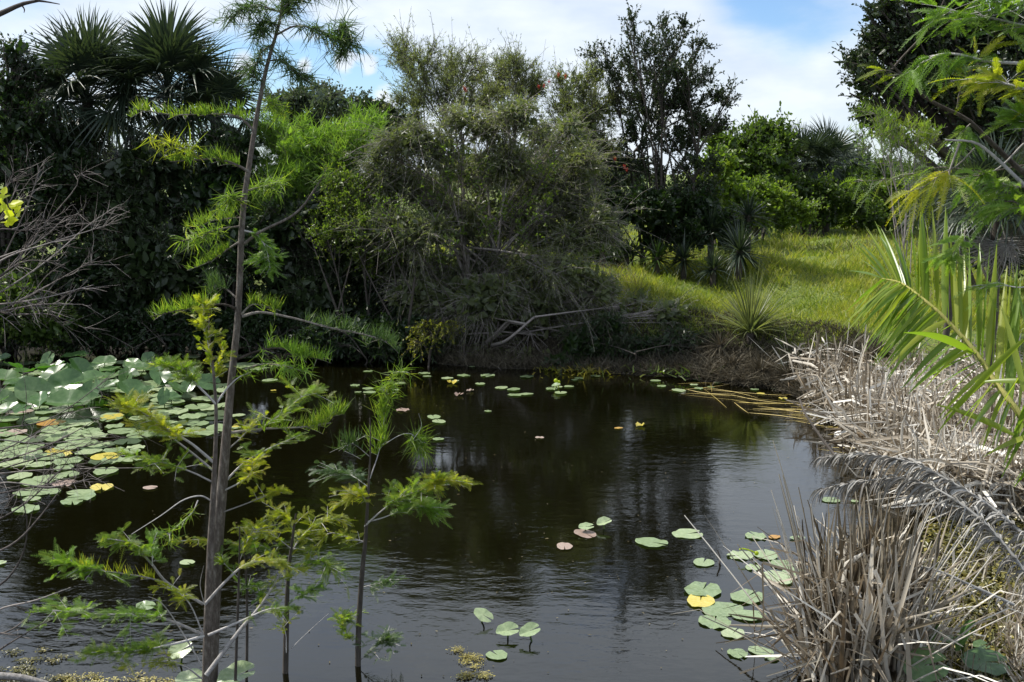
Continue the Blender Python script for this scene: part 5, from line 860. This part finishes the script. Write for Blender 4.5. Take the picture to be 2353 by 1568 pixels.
TB = [  # pts, D, r0, style, mat, n_side, t0, L, side, dens
 ([(583, 300), (545, 268), (480, 262), (400, 264), (310, 252)], (6.1, 6.0), .008, 'upright', 'cypress', 15, .12, .060, .10, 12),
 ([(575, 398), (545, 380), (500, 366), (450, 368), (390, 372)], (6.1, 5.9), .009, 'upright', 'cypress', 12, .2, .065, .10, 12),
 ([(470, 368), (430, 345), (395, 330), (345, 318)], (5.95, 5.9), .004, 'curly', 'cypress_gold', 8, .1, .075, .10, 8),
 ([(562, 560), (600, 532), (680, 490), (730, 425), (752, 385)], (6.1, 5.9), .010, 'curly', 'cypress', 5, .75, .06, .06, 6),
 ([(553, 520), (500, 528), (460, 545), (410, 556)], (6.1, 5.9), .006, 'curly', 'cypress', 10, .25, .065, .09, 10),
 ([(553, 500), (500, 505), (450, 520)], (6.1, 6.3), .005, 'upright', 'cypress', 9, .15, .07, .09, 12),
 ([(550, 556), (520, 575), (485, 600), (430, 622)], (6.1, 5.95), .006, 'upright', 'cypress', 9, .25, .055, .07, 11),
 ([(560, 530), (590, 540), (612, 575), (622, 625)], (6.1, 6.0), .006, 'feather', 'cypress_mid', 12, .15, .075, .10, 11),
 ([(562, 440), (600, 430), (640, 420)], (6.1, 6.3), .006, 'curly', 'cypress', 12, .1, .07, .12, 10),
 ([(560, 470), (535, 450), (520, 470)], (6.1, 6.0), .005, 'curly', 'cypress', 8, .2, .07, .08, 10),
 ([(548, 712), (515, 700), (470, 703), (420, 712), (345, 728)], (6.1, 5.9), .008, 'upright', 'cypress', 13, .35, .075, .12, 11),
 ([(548, 690), (520, 665), (495, 655), (480, 665)], (6.1, 6.2), .006, 'upright', 'cypress_dark', 10, .3, .08, .09, 11),
 ([(555, 728), (600, 718), (680, 733), (760, 754), (850, 772), (905, 792)], (6.1, 6.5), .009, 'upright', 'cypress_dark', 14, .45, .085, .11, 11),
 ([(555, 722), (580, 700), (615, 705), (645, 715)], (6.1, 6.0), .006, 'upright', 'cypress', 10, .2, .065, .09, 11),
 ([(545, 826), (590, 808), (640, 800), (690, 815), (740, 828)], (6.1, 5.9), .008, 'upright', 'cypress_mid', 14, .35, .075, .12, 12),
 ([(560, 850), (600, 838), (650, 840), (700, 855)], (6.1, 5.8), .006, 'curly', 'cypress_mid', 10, .35, .06, .10, 9),
 ([(520, 996), (600, 986), (690, 982), (760, 972)], (6.1, 6.4), .009, 'upright', 'cypress', 10, .3, .085, .12, 9),
 ([(600, 984), (650, 950), (690, 915), (720, 900)], (6.2, 6.3), .006, 'feather', 'cypress', 16, .05, .095, .15, 9),
 ([(690, 982), (740, 965), (790, 950)], (6.3, 6.5), .005, 'upright', 'cypress', 8, .2, .10, .09, 9),
 ([(515, 1110), (560, 1065), (620, 1030), (690, 1000)], (6.1, 6.3), .007, 'feather', 'cypress', 9, .45, .08, .13, 7),
 ([(516, 1040), (560, 1000), (590, 960)], (6.1, 6.2), .005, 'feather', 'cypress_gold', 7, .3, .07, .10, 7),
 ([(510, 1130), (550, 1110), (575, 1090), (580, 1060)], (6.1, 5.9), .006, 'feather', 'cypress_gold', 12, .3, .075, .12, 8),
 ([(505, 1180), (560, 1160), (610, 1140), (640, 1125)], (6.1, 5.9), .005, 'feather', 'cypress_gold', 8, .4, .07, .10, 7),
 ([(500, 1250), (460, 1240), (400, 1245)], (6.1, 6.3), .004, 'feather', 'cypress_gold', 8, .1, .06, .06, 7),
 # crown
 ([(648, 30), (600, 15), (560, 20), (528, 45)], (6.1, 6.0), .005, 'curly', 'cypress_dark', 14, .15, .075, .10, 11),
 ([(648, 20), (690, -10), (740, -25), (800, -20)], (6.1, 6.1), .005, 'curly', 'cypress_dark', 14, .1, .08, .10, 11),
 ([(636, 80), (680, 60), (730, 70), (770, 95), (800, 90)], (6.1, 5.9), .006, 'curly', 'cypress_dark', 18, .25, .08, .11, 11),
 ([(645, 40), (660, 20), (680, -20)], 6.15, .004, 'curly', 'cypress_dark', 14, .05, .085, .11, 11),
 ([(640, 60), (610, 50), (590, 70)], 6.05, .004, 'curly', 'cypress_dark', 12, .1, .08, .10, 11),
 ([(628, 100), (600, 120), (590, 150)], 6.1, .004, 'curly', 'cypress_dark', 8, .1, .07, .08, 10),
 ([(618, 140), (650, 140), (680, 165), (705, 180)], (6.1, 6.0), .005, 'curly', 'cypress_dark', 14, .1, .075, .10, 11),
 ([(606, 190), (590, 180), (580, 160)], 6.1, .004, 'curly', 'cypress_dark', 8, .1, .07, .08, 10),
 ([(770, 80), (790, 60), (800, 110), (780, 125)], 5.95, .004, 'curly', 'cypress_dark', 12, .05, .075, .09, 11),
 ([(598, 230), (625, 235), (650, 260)], 6.15, .004, 'curly', 'cypress', 7, .2, .07, .09, 9)]
for (pts, D, r0, stl, mt, ns, t0, L_, sd, dn) in TB: cyp_branch(T1, pts, D, r0, stl, mt, ns, t0, L_, sd, dn, 'silver_twig' if stl == 'feather' else 'bark')
b0_ = P(470, 1600, 5.8); T2 = thing('cypress_sapling', (b0_[0], 5.8, 0), 'thinner cypress sapling hugging the left side of the tall one', 'tree')
stem(T2, [(474, 1600), (476, 1480), (482, 1300), (489, 1160), (493, 1080), (496, 1000), (496, 930), (490, 850), (482, 780), (480, 720)], 5.8, [11, 10, 9, 7, 6, 4.5, 4, 3, 2.2, 1.5], m=30)
TB2 = [
 ([(484, 840), (478, 790), (466, 740), (470, 700)], 5.75, .003, 'feather', 'cypress_gold', 16, .0, .07, .10, 9),
 ([(492, 872), (500, 840), (515, 800)], 5.85, .003, 'feather', 'cypress_gold', 8, .0, .07, .08, 8),
 ([(497, 930), (460, 892), (420, 855), (368, 835)], (5.8, 5.6), .007, 'feather', 'cypress', 16, .35, .085, .12, 8),
 ([(497, 928), (520, 895), (545, 870), (575, 855)], (5.8, 5.9), .006, 'curly', 'cypress', 4, .7, .05, .06, 6),
 ([(490, 1062), (440, 1020), (390, 990), (330, 950), (285, 930)], (5.8, 5.5), .009, 'feather', 'cypress_gold', 26, .35, .085, .15, 9),
 ([(488, 1080), (440, 1040), (385, 1000), (350, 985)], (5.8, 5.7), .007, 'feather', 'cypress', 8, .5, .08, .13, 7),
 ([(488, 1108), (440, 1085), (380, 1065), (300, 1045)], (5.8, 5.6), .006, 'feather', 'cypress', 14, .4, .075, .13, 8),
 ([(484, 1150), (460, 1140), (420, 1150), (370, 1185), (302, 1228)], (5.8, 5.6), .005, 'none', 'cypress', 0, 0, 0, 0, 0),
 ([(455, 1150), (440, 1180), (400, 1215), (380, 1235)], (5.75, 5.6), .004, 'curly', 'cypress', 7, .2, .055, .08, 7),
 ([(466, 1388), (385, 1340), (345, 1292), (300, 1250), (246, 1238)], (5.7, 5.3), .009, 'feather', 'cypress', 14, .55, .08, .12, 8),
 ([(385, 1340), (330, 1326), (240, 1312), (160, 1300)], (5.5, 5.2), .005, 'upright', 'cypress_gold', 8, .15, .06, .06, 8),
 ([(240, 1312), (190, 1302), (130, 1290)], (5.3, 5.15), .003, 'feather', 'cypress_mid', 14, .0, .085, .13, 8),
 ([(350, 1300), (350, 1260), (345, 1240)], 5.45, .003, 'feather', 'cypress_mid', 6, .0, .08, .08, 7),
 ([(466, 1458), (400, 1430), (330, 1412), (230, 1412), (90, 1400)], (5.7, 5.2), .009, 'feather', 'cypress_mid', 22, .35, .085, .14, 8),
 ([(466, 1455), (430, 1380), (370, 1340)], (5.7, 5.4), .005, 'feather', 'cypress_gold', 7, .5, .07, .10, 7),
 ([(468, 1462), (400, 1480), (320, 1495), (210, 1500)], (5.7, 5.2), .008, 'feather', 'cypress', 18, .45, .085, .13, 8),
 ([(464, 1530), (420, 1455), (375, 1390), (340, 1370)], (5.7, 5.4), .005, 'none', 'cypress', 0, 0, 0, 0, 0),
 ([(464, 1560), (420, 1530), (360, 1520), (280, 1530)], (5.7, 5.2), .005, 'feather', 'cypress_gold', 8, .4, .07, .13, 6),
 ([(470, 1390), (520, 1335), (565, 1298), (620, 1290), (690, 1310)], (5.7, 5.9), .009, 'feather', 'cypress_gold', 14, .4, .075, .14, 6),
 ([(478, 1460), (560, 1425), (620, 1400), (680, 1398)], (5.7, 5.9), .008, 'feather', 'cypress', 8, .5, .07, .12, 6),
 ([(474, 1552), (550, 1450), (600, 1390), (650, 1310)], (5.7, 6.0), .014, 'feather', 'cypress_gold', 7, .6, .07, .12, 6),
 ([(470, 1390), (460, 1345), (468, 1300)], 5.7, .003, 'none', 'cypress', 0, 0, 0, 0, 0)]
for (pts, D, r0, stl, mt, ns, t0, L_, sd, dn) in TB2: cyp_branch(T2, pts, D, r0, stl, mt, ns, t0, L_, sd, dn, 'silver_twig')
# thin saplings standing right of it
def sapling(label, pts, D, rs, brs):
    b = P(pts[0][0], pts[0][1], D); T = thing('cypress_sapling', (b[0], D, 0), label, 'tree', 'thin cypress saplings in the water'); stem(T, pts, D, rs, k=7, m=20, mat='dark_bark')
    for (p_, D2, r0, stl, mt, ns, t0, L_, sd, dn) in brs: cyp_branch(T, p_, D2, r0, stl, mt, int(ns*1.25), t0, L_, sd*1.15, dn, 'silver_twig')
sapling('very thin dark sapling closest right of the tall cypress', [(540, 1600), (545, 1450), (550, 1300), (551, 1210)], 6.0, [4, 3.5, 2.5, 1.5], [([(550, 1290), (570, 1240), (600, 1200)], 6.0, .003, 'feather', 'cypress_gold', 10, .1, .075, .12, 6), ([(550, 1330), (520, 1300), (510, 1290)], 6.0, .003, 'feather', 'cypress', 5, .1, .06, .09, 6)])
sapling('second thin sapling right of the tall cypress', [(566, 1600), (568, 1450), (566, 1330), (560, 1260)], 6.2, [4, 3.5, 2.5, 1.5], [([(567, 1400), (600, 1370), (560, 1340)], 6.2, .003, 'feather', 'cypress', 8, .1, .07, .10, 6)])
sapling('dark-stemmed sapling with yellow-green sprays in lower middle left', [(655, 1600), (658, 1450), (662, 1330), (672, 1240), (680, 1180)], 6.3, [8, 7, 5, 3.5, 2], [
  ([(660, 1330), (640, 1280), (590, 1250), (545, 1255)], (6.3, 6.1), .004, 'feather', 'cypress', 14, .2, .075, .13, 7), ([(668, 1270), (700, 1225), (740, 1200), (780, 1190)], (6.3, 6.5), .004, 'feather', 'cypress_gold', 16, .1, .075, .14, 7),
  ([(662, 1310), (700, 1300), (740, 1290), (760, 1310)], (6.3, 6.2), .004, 'feather', 'cypress', 16, .1, .075, .13, 7), ([(675, 1220), (660, 1190), (640, 1180)], 6.3, .003, 'feather', 'cypress_gold', 10, .1, .07, .12, 7),
  ([(660, 1390), (690, 1370), (720, 1350)], (6.3, 6.2), .003, 'feather', 'cypress_mid', 8, .3, .07, .11, 7), ([(658, 1500), (655, 1450), (630, 1400)], 6.25, .003, 'feather', 'cypress_gold', 5, .4, .06, .10, 6), ([(660, 1500), (700, 1460), (755, 1410)], 6.3, .003, 'none', 'cypress', 0, 0, 0, 0, 0), ([(668, 1260), (620, 1225), (590, 1215)], 6.2, .003, 'feather', 'cypress_gold', 10, .2, .07, .12, 6)])
T3 = [([(835, 1245), (800, 1235), (760, 1225), (735, 1245), (705, 1270)], (6.4, 6.3), .005, 'feather', 'cypress_gold', 8, .0, .07, .11, 6), ([(838, 1210), (870, 1180), (910, 1150), (965, 1125), (1010, 1100)], (6.4, 6.2), .006, 'feather', 'cypress', 20, .35, .095, .15, 9),
  ([(842, 1200), (880, 1190), (950, 1165), (1000, 1170)], (6.4, 6.3), .005, 'feather', 'cypress_mid', 16, .4, .09, .14, 9), ([(980, 1120), (1010, 1105), (1045, 1105)], (6.2, 6.15), .003, 'feather', 'cypress_gold', 12, .0, .085, .11, 8),
  ([(846, 1160), (820, 1130), (800, 1150)], 6.4, .003, 'feather', 'cypress_gold', 12, .1, .08, .13, 7), ([(850, 1100), (870, 1040), (880, 980), (878, 930)], (6.4, 6.5), .004, 'upright', 'cypress', 12, .3, .10, .08, 9), ([(880, 980), (885, 920), (900, 870), (925, 850)], (6.5, 6.5), .003, 'curly', 'cypress', 10, .2, .08, .08, 8),
  ([(870, 1030), (920, 1000), (950, 1000), (965, 1030)], (6.5, 6.4), .003, 'curly', 'cypress', 9, .6, .085, .07, 9), ([(950, 1010), (968, 980), (962, 950)], 6.4, .002, 'none', 'cypress', 0, 0, 0, 0, 0), ([(828, 1500), (790, 1440), (800, 1420)], 6.4, .003, 'feather', 'cypress', 12, .2, .075, .10, 7),
  ([(825, 1520), (870, 1480), (890, 1470)], 6.4, .003, 'feather', 'cypress_dark', 14, .1, .075, .12, 7), ([(832, 1350), (870, 1340), (900, 1330)], 6.6, .003, 'feather', 'cypress_dark', 8, .2, .07, .1, 6), ([(822, 1530), (770, 1545), (700, 1555)], 6.4, .005, 'none', 'cypress', 0, 0, 0, 0, 0),
  ([(848, 1120), (800, 1090), (740, 1080)], (6.4, 6.6), .003, 'feather', 'cypress_dark', 14, .2, .08, .14, 7), ([(850, 1050), (810, 1020), (790, 1040)], 6.5, .003, 'upright', 'cypress_dark', 8, .2, .09, .1, 7)]
sapling('rightmost sapling with bright green spray reaching over the water', [(822, 1600), (824, 1450), (832, 1320), (840, 1240), (845, 1150), (851, 1040), (850, 960)], 6.4, [8, 7, 6, 5, 3.5, 2, 1.2], T3)

# cypress overhanging at the right, trunk outside the picture
T4 = thing('cypress_tree', (2.85, 4.1, 0.0), 'cypress with drooping bright feathery sprays hanging in at the upper right', 'tree')
T4P = spline([np.array([2.85, 4.1, -.1]), np.array([2.62, 4.1, 1.5]), np.array([2.45, 4.05, 2.7]), np.array([2.25, 3.95, 3.6]), np.array([2.15, 3.9, 4.6])], 40)
m = MB(); tubes(m, T4P, np.linspace(.085, .03, 40), 10); m.build('trunk', M['bark'], T4)
RB = [([(2560, 560), (2440, 460), (2353, 398), (2300, 350), (2250, 300), (2215, 270), (2130, 228), (2085, 185), (2045, 145)], 4.2, .013, 'none', '', 0, 0, 0, 0, 0, 'bark'),
 ([(2560, 600), (2440, 500), (2353, 425), (2290, 365), (2240, 328), (2172, 322)], 4.0, .010, 'none', '', 0, 0, 0, 0, 0, 'silver_twig'),
 ([(2050, 160), (2075, 130), (2130, 70), (2165, 10), (2180, -30)], 4.2, .005, 'none', '', 0, 0, 0, 0, 0, 'bark'),
 ([(2480, 180), (2353, 148), (2270, 142), (2200, 125), (2150, 128), (2110, 150)], (3.9, 4.1), .008, 'feather', 'cypress_mid', 10, .3, .14, .12, 3, 'silver_twig'),
 ([(2480, 90), (2353, 60), (2270, 40), (2200, 30), (2130, 32)], (3.9, 4.1), .007, 'feather', 'cypress_mid', 16, .15, .13, .16, 3, 'silver_twig'),
 ([(2480, 20), (2380, 10), (2300, -10), (2220, -20)], (3.8, 4.0), .006, 'feather', 'cypress_mid', 12, .0, .13, .18, 3, 'silver_twig'),
 ([(2440, 240), (2353, 205), (2300, 190), (2250, 180)], (3.8, 3.9), .006, 'feather', 'cypress_gold', 12, .1, .13, .13, 4, 'silver_twig'),
 ([(2200, 250), (2205, 215), (2220, 180), (2255, 130), (2280, 90)], (4.15, 4.0), .004, 'feather', 'cypress_gold', 6, .2, .12, .1, 3, 'bark'),
 ([(2080, 180), (2050, 165), (2010, 160)], 4.2, .003, 'feather', 'cypress_gold', 4, .1, .10, .06, 2, 'bark'),
 ([(2230, 285), (2215, 300), (2200, 330)], 4.1, .003, 'feather', 'cypress_mid', 5, .1, .10, .06, 3, 'bark'),
 ([(2480, 350), (2400, 300), (2353, 270), (2320, 262)], (3.9, 4.0), .005, 'feather', 'cypress_mid', 14, .1, .12, .15, 4, 'silver_twig'),
 ([(2353, 430), (2310, 425), (2270, 400), (2250, 405)], (4.0, 4.0), .004, 'feather', 'cypress_mid', 10, .1, .12, .12, 4, 'bark'),
 ([(2240, 340), (2200, 380), (2150, 410), (2110, 440)], (4.0, 4.0), .003, 'feather', 'cypress_gold', 8, .4, .13, .08, 3, 'bark'),
 ([(2350, 380), (2260, 395), (2160, 385), (2060, 410), (1960, 418)], (4.2, 4.6), .003, 'feather', 'cypress', 6, .45, .08, .08, 3, 'bark'),
 ([(2205, 330), (2180, 400), (2160, 480), (2155, 520)], 4.0, .004, 'none', '', 0, 0, 0, 0, 0, 'bark'),
 ([(2250, 470), (2200, 560), (2190, 590)], 4.05, .003, 'feather', 'cypress_mid', 7, .3, .10, .08, 4, 'bark'),
 ([(2440, 520), (2353, 470), (2300, 465), (2270, 480)], (3.9, 4.0), .004, 'feather', 'cypress_mid', 12, .1, .12, .14, 4, 'bark'),
 ([(2480, 620), (2353, 660), (2290, 650), (2250, 665)], (3.9, 4.0), .003, 'feather', 'cypress_mid', 5, .5, .08, .08, 4, 'silver_twig'),
 ([(2353, 330), (2280, 395), (2170, 415)], 4.1, .004, 'none', '', 0, 0, 0, 0, 0, 'silver_twig')]
for (pts, D, r0, stl, mt, ns, t0, L_, sd, dn, wd) in RB: cyp_branch(T4, pts, D, r0, stl, mt, ns, t0, L_*1.05, sd*.9, dn, wd, .35, .4, -.3, T4P if pts[0][0] >= 2350 else None)

# ------------------------------------------------------------ the palm frond in front at the right
T5 = thing('palm_frond_plant', (2.6, 3.2, 0.0), 'bright green feather palm frond arching in from the right edge', 'palm')
DF = 4.3
rp = [(2027, 641), (2063, 648), (2089, 663), (2116, 684), (2160, 721), (2211, 775), (2250, 821), (2281, 870), (2310, 909), (2353, 968), (2440, 1110)]
rD = np.linspace(DF, DF-.5, len(rp)); rw = np.array([P(u, v, d) for (u, v), d in zip(rp, rD)]); base_fr = np.array([[2.6, 3.2, 0.0]])
rc = spline(np.vstack([rw, [[2.45, 3.4, .7]], base_fr]), 60); x = MB(); tubes(x, rc, np.linspace(.003, .016, 60), 7); x.build('rachis', M['rachis'], T5)
def leaflet(tree, a, b, wid, mat, bow=.05, sideh=None, name='leaflet'):
    L_ = np.linalg.norm(b-a); t = np.linspace(0, 1, 8)[:, None]; up = np.array([0, 0, 1.]); p = a*(1-t)+b*t+(np.array([0, 0, bow])*L_)*(4*t*(1-t)); x = MB()
    s = nrmz(np.cross(b-a, np.array([0, 1., 0]))+rnd(1)[0]*.55) if sideh is None else sideh
    ribbons(x, p[None], wid*np.array([[.45, .85, 1, .98, .85, .6, .35, .06]]), s[None], .35, R.uniform(.1, .9)); return x.build(name, M[mat], tree)
def interp(tab, s): tab = np.array(tab, float); return np.array([np.interp(s, tab[:, 0], tab[:, i]) for i in range(1, tab.shape[1])])
rpx = spline(rp, 101)     # pixel-guided stations along the rachis
def station(s): return rpx[int(s*100)], DF-.5*s
up_tips = [(0.00, 1959, 615), (.03, 1966, 573), (.05, 1962, 560), (.08, 1985, 529), (.11, 2002, 529), (.16, 2030, 535), (.22, 2063, 542), (.28, 2096, 494), (.31, 2107, 488), (.34, 2119, 475), (.40, 2157, 488), (.45, 2179, 488), (.50, 2201, 558), (.55, 2222, 560), (.60, 2252, 545), (.66, 2289, 560), (.72, 2308, 598), (.78, 2331, 600), (.84, 2350, 613), (.92, 2400, 640)]
for s in list(np.linspace(0, .2, 12))+list(np.linspace(.22, .5, 12))+list(np.linspace(.52, .92, 12)):
    (u, v), D = station(s); tu, tv = interp(up_tips, s); tu += R.normal()*6; tv += R.normal()*10; leaflet(T5, P(u, v, D), P(tu, tv, D+.28+R.normal()*.06), .015+.008*min(1, s*3)+R.uniform(-.004, .005), 'frond_leaf', .03)
lo_tips = [(0.0, 1940, 742), (.06, 1945, 748), (.14, 1975, 758), (.22, 1995, 790), (.32, 2010, 830), (.42, 2040, 870), (.5, 2094, 885), (.58, 2119, 905), (.68, 2175, 945), (.78, 2235, 1010), (.9, 2300, 1080), (1, 2360, 1140)]
for s in list(np.linspace(0, .42, 34))+list(np.linspace(.43, .98, 22)):
    (u, v), D = station(s); tu, tv = interp(lo_tips, s); tu += R.normal()*7; tv += R.normal()*7; leaflet(T5, P(u, v, D), P(tu+R.normal()*10, tv+R.normal()*10, D-.22+R.normal()*.08), .015+.005*min(1, s*2)+R.uniform(-.004, .004), 'frond_leaf', R.uniform(.01, .07))
leaflet(T5, P(2235, 812, DF-.3), P(2076, 765, DF-.5), .03, 'frond_leaf', .05)
for (a, b) in [((2330, 1000), (2150, 930)), ((2353, 900), (2300, 700)), ((2380, 950), (2300, 1100)), ((2380, 1000), (2260, 1050)), ((2400, 880), (2240, 880)), ((2353, 780), (2150, 1000)), ((2370, 900), (2310, 1060)), ((2380, 860), (2330, 640)), ((2400, 1040), (2330, 1120)), ((2390, 800), (2240, 1040))]:
    leaflet(T5, P(*a, DF-.6), P(*b, DF-.45), .022, 'frond_leaf', .04)
# ------------------------------------------------------------ dead grey frond hanging at the right
T6 = thing('dead_palm_frond', P(2450, 1400, 5.4)*np.array([1, 1, 0]), 'withered grey palm fronds arching over the mud behind the reed clump', 'palm frond')
for pts, dD, sc_, nn in (([(1884, 1054), (1940, 1046), (2000, 1046), (2090, 1062), (2180, 1105), (2270, 1160), (2353, 1230), (2450, 1330)], (6.3, 5.5), 1.0, 125), ([(1884, 1126), (1950, 1112), (2040, 1100), (2110, 1108), (2180, 1140), (2260, 1200), (2330, 1280), (2400, 1380)], (6.2, 5.4), .9, 110), ([(2010, 1312), (2080, 1300), (2150, 1310), (2230, 1345), (2330, 1390)], (6.3, 6.2), .35, 45)):
    pp = spline(np.array([P(u, v, d) for (u, v), d in zip(pts, np.linspace(*dD, len(pts)))]), 40); x = MB(); tubes(x, pp, np.linspace(.002, .010, 40), 6, .8); x.build('rachis', M['dead_frond'], T6)
    mm = MB()
    for i in range(int(nn*2.2)):
        t = R.uniform(.0, 1); k = int(t*39); a = pp[k]; L_ = (.08+.16*min(1, t*1.5))*R.uniform(.6, 1.15)*sc_; T = nrmz(pp[max(k-1, 0)]-pp[min(k+1, 39)]); lat = nrmz(np.cross(T, [0, 0, 1.]))*(1 if i % 2 else -1)
        d0 = nrmz(T*.9+lat*.55+np.array([0, 0, .18])+rnd(1)[0]*.32); tt = np.linspace(0, 1, 7)[:, None]; p = a+d0*L_*tt*(1-.25*tt)+np.array([0, 0, -1.])*L_*.95*tt**2*R.uniform(.6, 1.2)+rnd(1)[0]*.05*L_*tt**2
        x = MB() if i < nn else mm; ribbons(x, p[None], .012*np.array([[.5, .9, 1, .9, .7, .45, .1]]), nrmz(rnd(1)), .6, R.uniform(0, 1)); x is mm or x.build('leaflet', M['dead_frond'], T6)
    tag(mm.build('dense_leaflets', M['dead_frond'], T6), kind='stuff')
print('objects', len(bpy.data.objects), 'tris', sum(sum(1 for _ in ()) for m in ()) if False else sum(len(o.data.polygons) for o in bpy.data.objects if o.type == 'MESH'))
